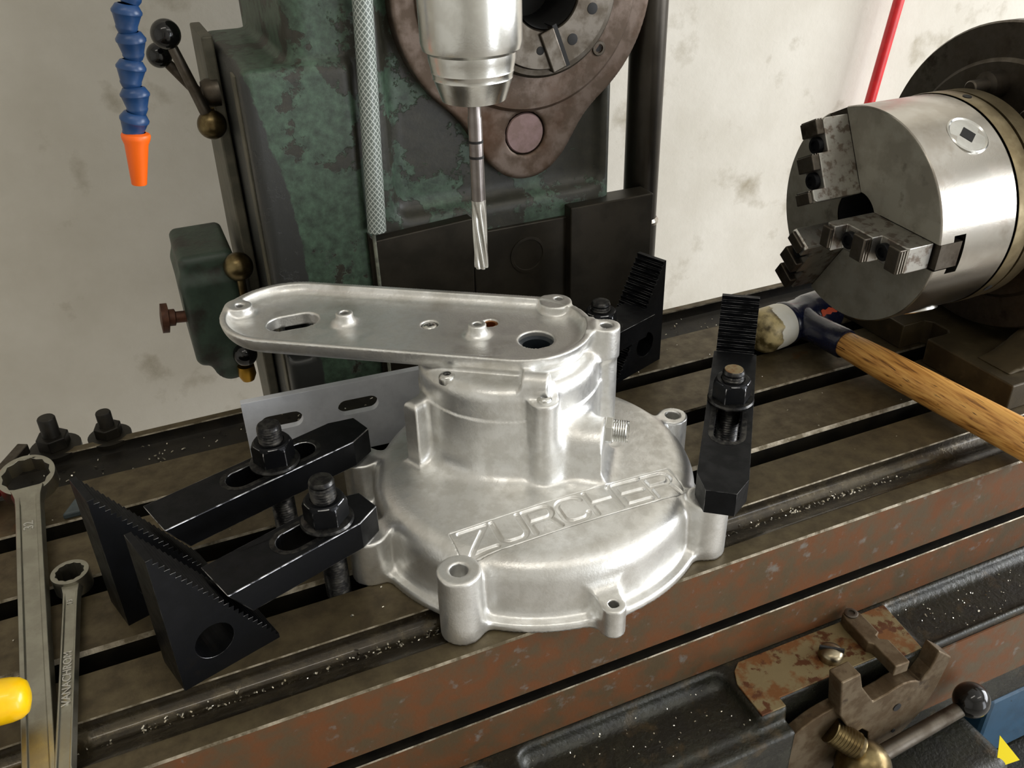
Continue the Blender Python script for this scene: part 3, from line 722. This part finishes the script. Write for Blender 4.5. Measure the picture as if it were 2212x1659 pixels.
M = Matrix.Translation((RX, RY, 170))
MB().lathe([(3.9, 107), (3.9, 98), (4.3, 97), (4.5, 48), (4.5, 44)], M, 28).build('shank', mat('grey_tool_steel', (128, 122, 119), (112, 106, 103), rough=0.3, metal=1.0, scale=60), r)
for z in (82, 72.5): MB().lathe([(4.56, z), (4.56, z + 1.6)], M, 28).build('depth_mark', DARK, r)
secs = []; fl_n = 6; seg = 72
for i in range(41):
    z = 46 * (1 - i / 40); tw = -z * 0.034
    dep = min(1.0, (46 - z) / 12)
    ring_ = []
    for j in range(seg):
        a = 2 * math.pi * j / seg; c = (math.cos(fl_n * a) * 0.5 + 0.5)
        rr = 4.75 - 1.5 * dep * (c ** 2.2); rr = rr * (0.94 if i == 40 else 1)
        ring_.append((rr * math.cos(a + tw), rr * math.sin(a + tw), z))
    secs.append(ring_)
MB().loft(secs, M).build('flutes', CHROME, r, angle=40)

# ================================================================== COOLANT HOSE
r = thing('coolant_hose', 'segmented blue coolant hose with an orange nozzle hanging in front of the wall', 'coolant hose', (-194, 200, 218))
pts = [(-168, 203, 345), (-176.5, 200, 330), (-178.5, 200, 314), (-181.2, 201, 297.5), (-183.6, 200, 281.5), (-186.2, 199, 266), (-189.4, 200, 251)]
for k in range(len(pts) - 1):
    d = Vector(pts[k + 1]) - Vector(pts[k]); tilt = Vector((0.10 * (-1) ** k, 0.03, 0))
    M = along(pts[k], d.normalized() + tilt)
    MB().lathe([(5.2, 0.4), (6.8, 1.0), (9.1, 4.6), (9.0, 6.0), (8.4, 6.6), (6.4, 13.4), (6.6, 14.2), (6.3, 15.2), (5.0, 17.6), (0, 17.8)], M, 32).build('hose_segment', BLUE, r, angle=40)
M = along((-189.0, 200, 252.0), (-5.2, 0, -33))
MB().lathe([(6.2, -1), (8.6, 0), (9.2, 1.2), (8.8, 3.6), (7.4, 7), (4.9, 33), (4.6, 33.5), (3.2, 33.5), (3.2, 20), (0, 20)], M, 36).build('nozzle', ORANGE, r, angle=40)

# ================================================================== DIVIDING HEAD AND CHUCK
CX, CY, CZ = 316.0, 77.7, 149.0
DHEAD = mat('dirty_brown_casting', (74, 64, 44), (60, 51, 34), (96, 84, 62), rough=0.5, metal=0.3, scale=40, scale3=50, lo3=0.58, hi3=0.75, bump=0.1)
dh = thing('dividing_head', 'grimy brown dividing head base and body behind the jaw chuck', 'dividing head', (500, CY, 0))
MB().prism([(411, -26), (640, -26), (640, 181), (411, 181), (411, 92), (436, 92), (440, 86), (440, 69), (436, 64), (411, 64)], 0.05, 24).build('base_plate', DHEAD, dh, smooth=False, bevel=1.2)
def dhead(x, y, z):
    body = rbox(x, y, z, 420, 640, -14, 170, 23, 150, 4)
    body = smax(body, -(np.hypot(x - 404, z - 116) - 93), 2.0)
    body = smax(body, -rbox(x, y, z, 380, 500, 20, 136, 24, 130, 4), 2.0)
    return smin(body, np.maximum(np.hypot(y - CY, z - CZ) - 62, np.abs(x - 545) - 66), 6)
nets_obj('body', dhead, (412, -22, 19), (648, 178, 218), 2.8, DHEAD, dh)
Mx = along((0, CY, CZ), (1, 0, 0))
MB().lathe([(0, 455), (95, 455), (98, 458), (124, 458), (125.5, 460), (125.5, 474), (120, 476), (0, 476)], along((0, CY, CZ + 6), (1, 0, 0)), 96).build('index_plate', STEEL_D, dh, angle=30)
for a in (122, 80, 40, 200, 250, 300):
    t = math.radians(a); MB().lathe([(0, -16), (5, -16), (6, -15), (6, 0), (11, 1), (11, 24), (0, 24)][::-1], along((440, CY + 78 * math.cos(t), CZ + 6 + 78 * math.sin(t)), (1, 0, 0)), 28).build('locking_stud', STEEL_D, dh, angle=30)
MB().lathe([(0, 421.6), (60, 421.6), (60, 456), (0, 456)], Mx, 64).build('spindle', STEEL_D, dh)

ch = thing('jaw_chuck', 'large turned steel three-jaw chuck with stepped jaws', 'lathe chuck', (CX + 40, CY, CZ - 84))
# body as a drum with three radial jaw ways
JA = (63.0, 183.0, 303.0)
b = MB()
b.lathe([(20, 316.0), (83.2, 316.0), (84, 316.8), (84, 387.6), (83.4, 388), (83.4, 389), (20, 389), (20, 345), (20, 316)], Mx, 128)
cb = b.build('chuck_body', STEEL, ch, angle=0)
cut = []
for a in JA:
    t = math.radians(a); Mj = fr((316, CY, CZ), (0, math.cos(t), math.sin(t)), (-1, 0, 0))
    q = MB(); q.prism([(-10.4, 1), (-10.4, -13), (-15, -13), (-15, -24), (15, -24), (15, -13), (10.4, -13), (10.4, 1)], 24, 95, Mj @ Matrix(((0, 0, 1, 0), (1, 0, 0, 0), (0, 1, 0, 0), (0, 0, 0, 1))))
    cut.append(q.build('cutter', STEEL_D, smooth=False))
def carve(o, cutters):
    for c_ in cutters:
        m_ = o.modifiers.new('cut', 'BOOLEAN'); m_.object = c_; m_.operation = 'DIFFERENCE'; m_.solver = 'EXACT'
    dg = bpy.context.evaluated_depsgraph_get(); me = bpy.data.meshes.new_from_object(o.evaluated_get(dg)); o.modifiers.clear(); o.data = me
    me.polygons.foreach_set('use_smooth', [True] * len(me.polygons)); me.set_sharp_from_angle(angle=math.radians(30))
    for c_ in cutters: bpy.data.objects.remove(c_)
carve(cb, cut)
ff = MB().lathe([(82.9, 315.7), (20.5, 315.7), (20.5, 316.6), (82.9, 316.6), (82.9, 315.7)], Mx, 128).build('front_face', FACE, ch, angle=0)
cut = []
for a in JA:
    t = math.radians(a); cut.append(MB().box(15, 95, -10.4, 10.4, -5, 5, fr((316, CY, CZ), (0, math.cos(t), math.sin(t)), (-1, 0, 0))).build('cutter', FACE, smooth=False))
carve(ff, cut)
MB().lathe([(20, 317), (20, 380), (0, 380)], Mx, 48).build('through_bore', DARK, ch)
MB().lathe([(84.6, 389.4), (84.9, 390), (84.9, 403), (84.3, 404), (82, 404), (82, 406), (84.6, 406.2), (84.6, 420), (60, 421)], Mx, 128).build('back_plate', mat('brown_back_plate', (134, 122, 96), (112, 100, 76), rough=0.34, metal=0.9, scale=50), ch, angle=30)
for a in (124.0, 244.0, 4.0):
    t = math.radians(a); d = (0, math.cos(t), math.sin(t)); P = (361.5, CY + 83.2 * math.cos(t), CZ + 83.2 * math.sin(t))
    M = fr(P, (1, 0, 0), d)
    ks = MB().lathe([(16.4, -3), (16.4, 0.9), (15.4, 1.6), (14.2, 0.7), (9.5, 0.8), (0, 0.8)], M, 40).build('key_socket', CHROME, ch, angle=30)
    M2 = fr(P, (0.8, 0.6 * d[2], -0.6 * d[1]), d)
    MB().box(-5, 5, -5, 5, 0.4, 1.1, M2).build('square_hole', DARK, ks, smooth=False)
for a in (96, 216, 336):
    t = math.radians(a); MB().lathe([(3.4, 0), (3.4, 1.2), (0, 1.2)], fr((397, CY + 84.2 * math.cos(t), CZ + 84.2 * math.sin(t)), (1, 0, 0), (0, math.cos(t), math.sin(t))), 18).build('spanner_hole', DARK, ch)
for a in JA:
    t = math.radians(a); rd = Vector((0, math.cos(t), math.sin(t))); M = fr((316, CY, CZ), rd, (-1, 0, 0))   # local x radial, local z out of the face
    jw = MB()
    MB().box(30, 83, -9.9, 9.9, -22, -2, M).build('jaw_slide', STEEL_D, ch, smooth=False)
    j = MB()
    prf = [(16.5, 0), (78, 0), (78, 22), (76, 24.2), (52.5, 24.2), (52.5, 33.0), (26, 33.0), (26, 44.6), (18, 44.6), (16.5, 42)]
    j.prism(prf, -10, 10, M @ Matrix(((1, 0, 0, 0), (0, 0, -1, 0), (0, 1, 0, 0), (0, 0, 0, 1))))
    j = j.build('jaw', JAW, ch, smooth=False, bevel=0.7)
    # raised gripping blocks with ribbed outer faces
    for r0, r1, z0_, z1_, hw in ((16.2, 25.0, 44, 47.5, 8.0), (40.0, 51.8, 33, 39.5, 9.4), (66, 77.4, 24, 30.5, 9.4)):
        MB().box(r0, r1, -hw, hw, z0_, z1_, M).build('grip_block', STEEL_D, j, smooth=False, bevel=0.8)
        for k in range(3): MB().box(r1 - 0.4, r1 + 0.8, -hw + 0.8, hw - 0.8, z1_ - 2.2 - 2.4 * k, z1_ - 1.2 - 2.4 * k, M).build('grip_rib', STEEL, j, smooth=False)
    for rr, zz in ((33, 33.0), (59, 24.2)):
        sM = M @ Matrix.Translation((rr, 0, zz))
        q = MB().lathe([(6.6, -1), (6.6, 3.4), (6.0, 4.0), (3.9, 4.0), (3.7, 1.6), (0, 1.6)], sM, 24).build('jaw_screw', BLACK, j, angle=30)

# ================================================================== MALLET
HX_, HY_, HZ_ = 338.0, 149.5, 20.6
hd = Vector((0.992, 0.124, 0)); hn = Vector((0.124, -0.992, 0))
r = thing('mallet', 'soft-face mallet with a white nylon face, navy head and wooden handle', 'mallet', (HX_, HY_, 0))
M = along((HX_, HY_, HZ_), hd)
h_ = MB().lathe([(16, -17), (19.6, -16.4), (20.2, -15), (19.6, -11), (18.6, -8), (18.4, 8), (19.6, 11), (20.2, 15), (20.2, 40), (19.4, 41), (0, 41)], M, 48).build('head', NAVY, r, angle=40)
MB().lathe([(16, -16), (19.4, -17.0), (20.4, -22), (20.6, -40), (19.6, -46), (16, -50), (9, -52.5), (0, -53)], M, 48).build('nylon_face', NYLON, r)
sM = M
stk = []
for i in range(9):
    a = math.radians(96 + (i % 2) * 2); 
secs = []
for i in range(10):                                                    # paint streak lying on the head
    zz = 12 + 2.6 * i; wv = 3.2 + 1.0 * math.sin(i * 2.1)
    secs.append([tuple(sM @ Vector((20.5 * math.cos(t), 20.5 * math.sin(t), zz))) for t in (math.radians(q) for q in (150 - wv * 2.4, 150, 150 + wv * 2.4))])
b = MB()
for k in range(9):
    n0 = len(b.v); b.v += secs[k] + secs[k + 1]
    for q in (0, 1): b.f.append((n0 + q, n0 + q + 1, n0 + q + 4, n0 + q + 3)); b.m.append(0)
b.build('paint_streak', STREAK, h_)
secs = []
o3 = Vector((HX_, HY_, HZ_))
for s_, rx, rz in ((6, 17, 17), (14, 14.5, 14.5), (22, 13.0, 13.0), (40, 13.2, 13.2), (56, 13.6, 13.6), (58, 13.0, 13.0)):
    c = o3 + hn * s_; secs.append([tuple(c + hd * (rx * math.cos(t)) + Vector((0, 0, rz * math.sin(t)))) for t in (2 * math.pi * i / 32 for i in range(32))])
MB().loft(secs).build('socket', NAVY, r, angle=40)
secs = []
for s_, rx, rz, dz in ((54, 11.2, 11.0, 0), (60, 12.0, 11.4, 0), (75, 13.2, 12.2, -0.4), (100, 14.2, 13.0, -1.0), (140, 14.8, 13.6, -1.8), (190, 15.4, 14.0, -2.8), (240, 15.8, 14.4, -3.6), (275, 15.4, 14.0, -4.2), (290, 13.0, 12.0, -4.4), (294, 9.0, 8.0, -4.4)):
    c = o3 + hn * s_ + Vector((0, 0, dz)); secs.append([tuple(c + hd * (rx * math.cos(t)) + Vector((0, 0, rz * math.sin(t)))) for t in (2 * math.pi * i / 32 for i in range(32))])
MB().loft(secs).build('handle', WOOD, r, angle=60)

# ================================================================== SPANNERS AND HAND TOOLS
def spanner(name, label, M, R, ri, th, hw, L, zc, ring_tilt, w_txt, num, open_end):
    """ring centre at the local origin, shank along -y"""
    r = thing(name, label, 'spanner', tuple(M @ Vector((0, -L * 0.5, 0))), 'ring spanners on the table')
    T = M @ Matrix.Rotation(math.radians(ring_tilt), 4, 'X')
    star = []
    for i in range(24):
        rr = ri if i % 2 else ri * 0.915; a = 2 * math.pi * i / 24; star.append((rr * math.cos(a), rr * math.sin(a)))
    b = MB(); b.prism(circle(0, 0, R, 48), -th / 2, th / 2, T, [star[::-1]])
    b.build('ring_end', SPANNER, r, angle=25, bevel=1.0)
    # shank: raised rails either side of a sunk panel
    secs = []
    for y, k in ((-R + 4, 1.25), (-R - 5, 1.02), (-R - 14, 0.98), (-L * 0.6, 0.96), (-L + 16, 0.98), (-L, 1.35)):
        w_ = hw * k; t = zc * (1.0 if y < -R else 1.15); d = 0.0 if y > -R - 6 or y < -L + 8 else 1.3
        secs.append([(-w_ + 1, y, 0), (w_ - 1, y, 0), (w_, y, t * 0.4), (w_ - 1.4, y, t), (w_ * 0.56, y, t), (w_ * 0.5, y, t - d), (-w_ * 0.5, y, t - d), (-w_ * 0.56, y, t), (-w_ + 1.4, y, t), (-w_, y, t * 0.4)])
    MB().loft(secs, M @ Matrix.Translation((0, 0, -zc / 2))).build('shank', SPANNER, r, angle=25, bevel=0.4)
    if open_end:
        pl = [(-hw * 1.3, 4), (hw * 1.3, 4), (hw * 2.2, -8), (hw * 2.3, -22), (hw * 1.5, -30), (hw * 0.9, -14), (-hw * 0.9, -14), (-hw * 1.5, -30), (-hw * 2.3, -22), (-hw * 2.2, -8)]
        MB().prism(pl, -zc / 2, zc / 2, M @ Matrix.Translation((0, -L, 0)) @ Matrix.Rotation(math.radians(-12), 4, 'Z')).build('jaw_end', SPANNER, r, smooth=False, bevel=1.0)
    for txt, y0_, size in ((w_txt), (num)):
        if not txt: continue
        cu = bpy.data.curves.new('stamped_text', 'FONT'); cu.body = txt; cu.size = size * S; cu.extrude = 0.45 * S; cu.bevel_depth = 0.12 * S; cu.align_y = 'CENTER'
        cu.materials.append(CHROME)
        tmp = bpy.data.objects.new('text_source', cu); col.objects.link(tmp)
        me = bpy.data.meshes.new_from_object(tmp.evaluated_get(bpy.context.evaluated_depsgraph_get())); bpy.data.objects.remove(tmp)
        F = M @ Matrix.Translation((0, y0_, zc / 2 - 1.1)) @ Matrix.Rotation(math.radians(90), 4, 'Z')
        F = F.copy(); F.translation = F.translation * S
        me.transform(F); link('stamped_text', me, r, False)
    return r
M = rotz((-317.4, 196.0, 16.5), 1.6) @ Matrix.Rotation(math.radians(3.2), 4, 'X')
spanner('ring_spanner', 'large worn chrome ring spanner lying across the slots under the yellow handle', M, 19.6, 16.6, 12.5, 9.6, 290, 8.5, 9.0, ('', 0, 1), ('32', -62, 9.0), False)
M = rotz((-291.6, 80.0, 7.6), -2.2)
spanner('ring_spanner', 'smaller chrome ring spanner stamped VANACHROM beside the large one', M, 11.6, 9.0, 13.0, 5.6, 168, 6.6, 0.0, ('VANACHROM', -110, 6.6), ('13', -27, 4.6), True)
# yellow handled tool resting on the large spanner
r = thing('yellow_handled_tool', 'yellow plastic tool handle resting on the large spanner', 'tool handle', (-330, -5, 10))
M = along((-311.0, -32, 27.5), (-0.985, 0.10, 0.05))
MB().lathe([(0, -2.2), (4, -2), (8.4, -0.6), (10.6, 2.4), (11.6, 7), (12.4, 20), (13.6, 40), (14.4, 70), (12, 76), (0, 76)], M, 40).build('grip', YELLOW, r)
MB().tube([tuple(M @ Vector((0, 0, 74))), tuple(M @ Vector((0, 0, 200)))], 3.4, 14).build('blade', STEEL_D, r)
# red handled square-ended driver behind the large spanner
r = thing('red_handled_driver', 'red handled dark square driver behind the large ring spanner', 'driver', (-350, 215, 8))
M = along((-322.5, 250, 12.5), (-0.46, -0.888, -0.02))
MB().prism([(-4.2, -4.2), (4.2, -4.2), (4.2, 4.2), (-4.2, 4.2)], 0, 38, M).build('square_blade', STEEL_D, r, smooth=False, bevel=0.8)
MB().lathe([(0, 35), (6, 35), (9, 38), (10, 45), (10, 94), (7, 100), (0, 100)], M, 30).build('grip', REDP, r)
# small grey blue offcut under the big ring
o = MB().prism([(0, 0), (14, 3), (20, 24), (7, 26)], 0, 5.0, rotz((-298, 158, 0.05), -12)).build('shim_offcut', mat('grey_blue_plastic', (74, 84, 86), (60, 68, 70), rough=0.5, scale=60), smooth=False, bevel=1.2, loc=(-292, 168, 0))
tag(o, 'small grey-blue offcut poking out from under the large ring', 'offcut')

# two grimy studs with nuts on the back edge of the table
for (x, y, h, s), lab in (((-303.5, 264.0, 27, 1.15), 'grimy stud with stacked nuts on the table edge near the red driver'), ((-262.5, 262.0, 22, 1.0), 'shorter grimy stud with a nut on the table edge by the bracket')):
    r = thing('table_stud', lab, 'stud', (x, y, -14), 'grimy studs on the table edge')
    MB().lathe([(0, -14), (6 * s, -14), (6 * s, h - 1), (5.4 * s, h), (0, h)], Matrix.Translation((x, y, 0)), 18).build('stud', TABLE_S, r)
    MB().prism(circle(0, 0, 11 * s, 6, 0.3), 0, 9 * s, Matrix.Translation((x, y, 0))).build('nut', TABLE_S, r, smooth=False, bevel=0.8)
    MB().lathe([(6 * s, -4), (17 * s, -4), (17 * s, -0.5), (13 * s, 0.2), (6 * s, 0.2)], Matrix.Translation((x, y, 0)), 28).build('washer', TABLE_S, r)

# red pipe running down the wall
o = MB().tube([(965, 655, 620), (901, 655, 190), (880, 655, 50), (842, 655, -210)], 8.2, 20).build('red_pipe', REDP, angle=60, loc=(842, 655, -210))
tag(o, 'bright red rod leaning against the white wall behind the chuck', 'rod')

# ================================================================== SADDLE AND TRIP GEAR IN FRONT
sd = thing('saddle', 'oily dark saddle casting below the table with rusty pads and trip gear', 'machine saddle', (100, -80, -300))
def saddle(x, y, z):
    d = rbox(x, y, z, -460, 560, -130, -64, -206, -97.6, 2.0)
    d = smin(d, rbox(x, y, z, -460, 128, -141, -64, -206, -110, 2.0), 3.0)
    d = smax(d, -rbox(x, y, z, -54, 104, -200, -84.5, -109, -60, 9.0), 4.0)        # left pocket
    d = smax(d, -rbox(x, y, z, -460, -76, -200, -84.5, -109, -60, 9.0), 4.0)
    tray = smax(rbox(x, y, z, 251, 620, -126, -84, -105, -60, 7.0), -1e3 + 0 * x, 1.0); d = smax(d, -tray, 3.0)
    d = smax(d, -rbox(x, y, z, 127, 227, -200, -121.5, -400, -60, 1.0), 1.0)       # notch for the trip gear
    return d
nets_obj('saddle_casting', saddle, (-340, -148, -210), (440, -60, -88), 2.0, OILY, sd)
def pad(pl): return MB().prism(pl, -97.3, -95.9).build('rusty_pad', RUST2, sd, smooth=False, bevel=0.3)
pad([(106.5, -129), (125.8, -129), (126, -121.6), (226, -121.6), (227, -128.8), (246, -128.8), (252, -84.5), (119, -84.5), (112, -90), (107, -100)])
MB().box(252, 560, -131.5, -130.2, -170, -104).build('front_strip', RUST, sd, smooth=False)
# slotted screw
s_ = MB().lathe([(8.6, -96), (8.6, -91), (8.2, -89.6), (6.2, -88.0), (3.2, -87.0), (0, -86.7)], Matrix.Translation((181, -108, 0)), 36).build('slotted_screw', mat('worn_screw_steel', (150, 140, 118), (126, 114, 92), rough=0.32, metal=1.0, scale=90), sd)
MB().box(-8.4, 8.4, -0.9, 0.9, -90.0, -86.5, rotz((181, -108, 0), -38)).build('screw_slot', DARK, s_, smooth=False)
# latch bar
lb = MB().prism([(-7, -3), (-5.5, 3), (0, 5.4), (5.5, 3.6), (7, -3), (7, -22), (3.2, -24), (3.2, -27), (8.5, -30), (8.5, -52), (-4, -52), (-4, -30), (-7, -27)], -95.8, -86, rotz((215, -88.5, 0), -3)).build('latch_bar', BROWN, sd, smooth=False, bevel=0.9)
MB().lathe([(5.0, -86.2), (5.0, -85.0), (4.2, -84.6), (2.6, -84.6), (2.6, -85.6), (0, -85.6)], Matrix.Translation((215, -88.5, 0)), 24).build('pivot_screw', STEEL_D, lb)
# trip cam: arched plate with two horns
Mc = Matrix(((1, 0, 0, 0), (0, 0, 1, -142), (0, 1, 0, 0), (0, 0, 0, 1)))
arc = [(193 + 0, -112)] + [(219 + 26 * math.cos(math.radians(a)), -131 + 24 * math.sin(math.radians(a))) for a in (120, 105, 90, 75, 60, 48)]
pl = [(158, -76), (174, -75), (179, -91)] + arc + [(243, -103), (247, -87), (262, -100), (256, -128), (248, -150), (232, -166), (212, -172), (199, -160), (196, -146), (189, -139), (178, -141), (172, -126), (164, -112)]
tc_ = MB().prism(pl, 0, 13, Mc).build('trip_cam', BROWN, sd, smooth=False, bevel=1.0)
MB().lathe([(3.4, 0), (3.4, 0.5), (0, 0.5)], along((219, -142.1, -131), (0, -1, 0)), 20).build('cam_hole', DARK, tc_)
MB().lathe([(1.7, 0), (1.7, 0.5), (0, 0.5)], along((222, -142.1, -158), (0, -1, 0)), 16).build('cam_hole', DARK, tc_)
# disc behind the cam, threaded stub, ball lever
dk = [(168 + 62 * math.cos(math.radians(a)), -172 + 62 * math.sin(math.radians(a))) for a in range(60, 212, 6)]
tb = MB().prism(dk + [(168, -204)], 0, 9, Matrix(((1, 0, 0, 0), (0, 0, 1, -136), (0, 1, 0, 0), (0, 0, 0, 1)))).build('trip_disc', BROWN, sd, smooth=False, bevel=0.8)
pr = [(0, 0), (9.5, 0)]
for k in range(9): pr += [(9.6, 1 + k * 2.6), (8.6, 2.2 + k * 2.6)]
pr += [(8, 26), (0, 26)]
MB().lathe(pr, along((163, -137, -131), (0.66, -0.52, -0.5)), 30).build('threaded_stub', BRASS, sd, angle=30)
lv = MB().sphere((187, -152, -167), 20).build('lever_boss', BRASS, sd)
MB().tube([(190, -152, -164), (278, -150, -154.5)], [6.2, 5.6], 24).build('lever_rod', STEEL_D, lv)
MB().sphere((288, -150, -149.5), 13.2, 40).build('lever_ball', BAKELITE, lv)
# knee casting below
def knee(x, y, z):
    d = rbox(x, y, z, 130, 330, -175, -60, -360, -213, 12)
    d = smin(d, smax(np.hypot(x - 262, y + 172) - 30, np.abs(z + 260) - 40, 6), 10)
    d = smin(d, rbox(x, y, z, 320, 520, -190, -40, -420, -292, 8), 10)
    return d
kn = nets_obj('knee_casting', knee, (120, -212, -330), (530, -34, -196), 3.5, OILY, None)
tag(kn, 'dark greasy knee casting low down behind the ball lever', 'machine knee')
o = MB().box(354, 520, -128, -58, -290, -210).build('blue_case', BLUEP, smooth=False, bevel=4.0, loc=(436, -101, -268)); tag(o, 'blue painted case low down behind the black ball lever', 'case')
o = MB().prism([(0, 0), (5, -6), (17, -3), (4, 17), (2, 8)], 0, 0.5, fr((318, -166, -214), (0.9, 0.2, -0.3), (-0.35, -0.75, 0.55))).build('yellow_note', YELLOWF, smooth=False, loc=(328, -160, -210)); tag(o, 'torn scrap of bright yellow paper in the corner below the ball lever', 'paper scrap')

# ================================================================== SWARF
def swarf(name, label, n, fn, smin_=0.8, smax_=3.2):
    b = MB()
    for i in range(n):
        x, y, z = fn(); L_ = random.uniform(smin_, smax_) * (1.8 if random.random() < 0.08 else 1); a = random.uniform(0, math.pi * 2); t = random.uniform(-0.5, 0.5); w_ = random.uniform(0.25, 0.6)
        dx, dy, dz = math.cos(a) * math.cos(t), math.sin(a) * math.cos(t), math.sin(t); nx, ny = -math.sin(a) * w_, math.cos(a) * w_
        k = random.uniform(0.1, 0.7)
        b.add([(x - dx * L_ / 2 - nx, y - dy * L_ / 2 - ny, z), (x - dx * L_ / 2 + nx, y - dy * L_ / 2 + ny, z + 0.2), (x + nx, y + ny, z + k + 0.3), (x - nx, y - ny, z + k), (x + dx * L_ / 2 + nx, y + dy * L_ / 2 + ny, z + 0.3 + abs(dz) * L_ * .3), (x + dx * L_ / 2 - nx, y + dy * L_ / 2 - ny, z + abs(dz) * L_ * .3)],
              [(0, 1, 2, 3), (3, 2, 4, 5)])
    o = b.build(name, mat('bright_swarf', (206, 202, 190), (140, 132, 112), rough=0.35, metal=1.0, scale=300), smooth=False)
    tag(o, label, 'swarf', kind='stuff'); return o
g = random.gauss
swarf('metal_swarf', 'bright metal chips lying in the rear gutter of the table', 520, lambda: (random.uniform(-330, 330), (205 + abs(g(0, 3.5)) if random.random() < 0.62 else random.uniform(204, 247)), -10.6 + random.random() * 1.2))
swarf('metal_swarf', 'bright metal chips lying in the front gutter of the table', 420, lambda: (random.choice((g(-225, 34), g(-110, 30), g(170, 34), g(235, 30), random.uniform(-320, 300))), -47.5 + g(0, 2.6), -10.2 + random.random()), 0.5, 2.8)
swarf('metal_swarf', 'fine chips scattered on the table top between the slots', 60, lambda: (random.uniform(-330, 380), random.choice((random.uniform(-34, -2), random.uniform(20, 66), random.uniform(90, 136), random.uniform(158, 200))), 0.15), 0.6, 1.6)
swarf('metal_swarf', 'tiny chips sprinkled over the oily saddle pockets', 150, lambda: (random.choice((random.uniform(-52, 102), random.uniform(255, 380))), random.uniform(-126, -88), -105 + random.random() * 0.5), 0.5, 1.2)
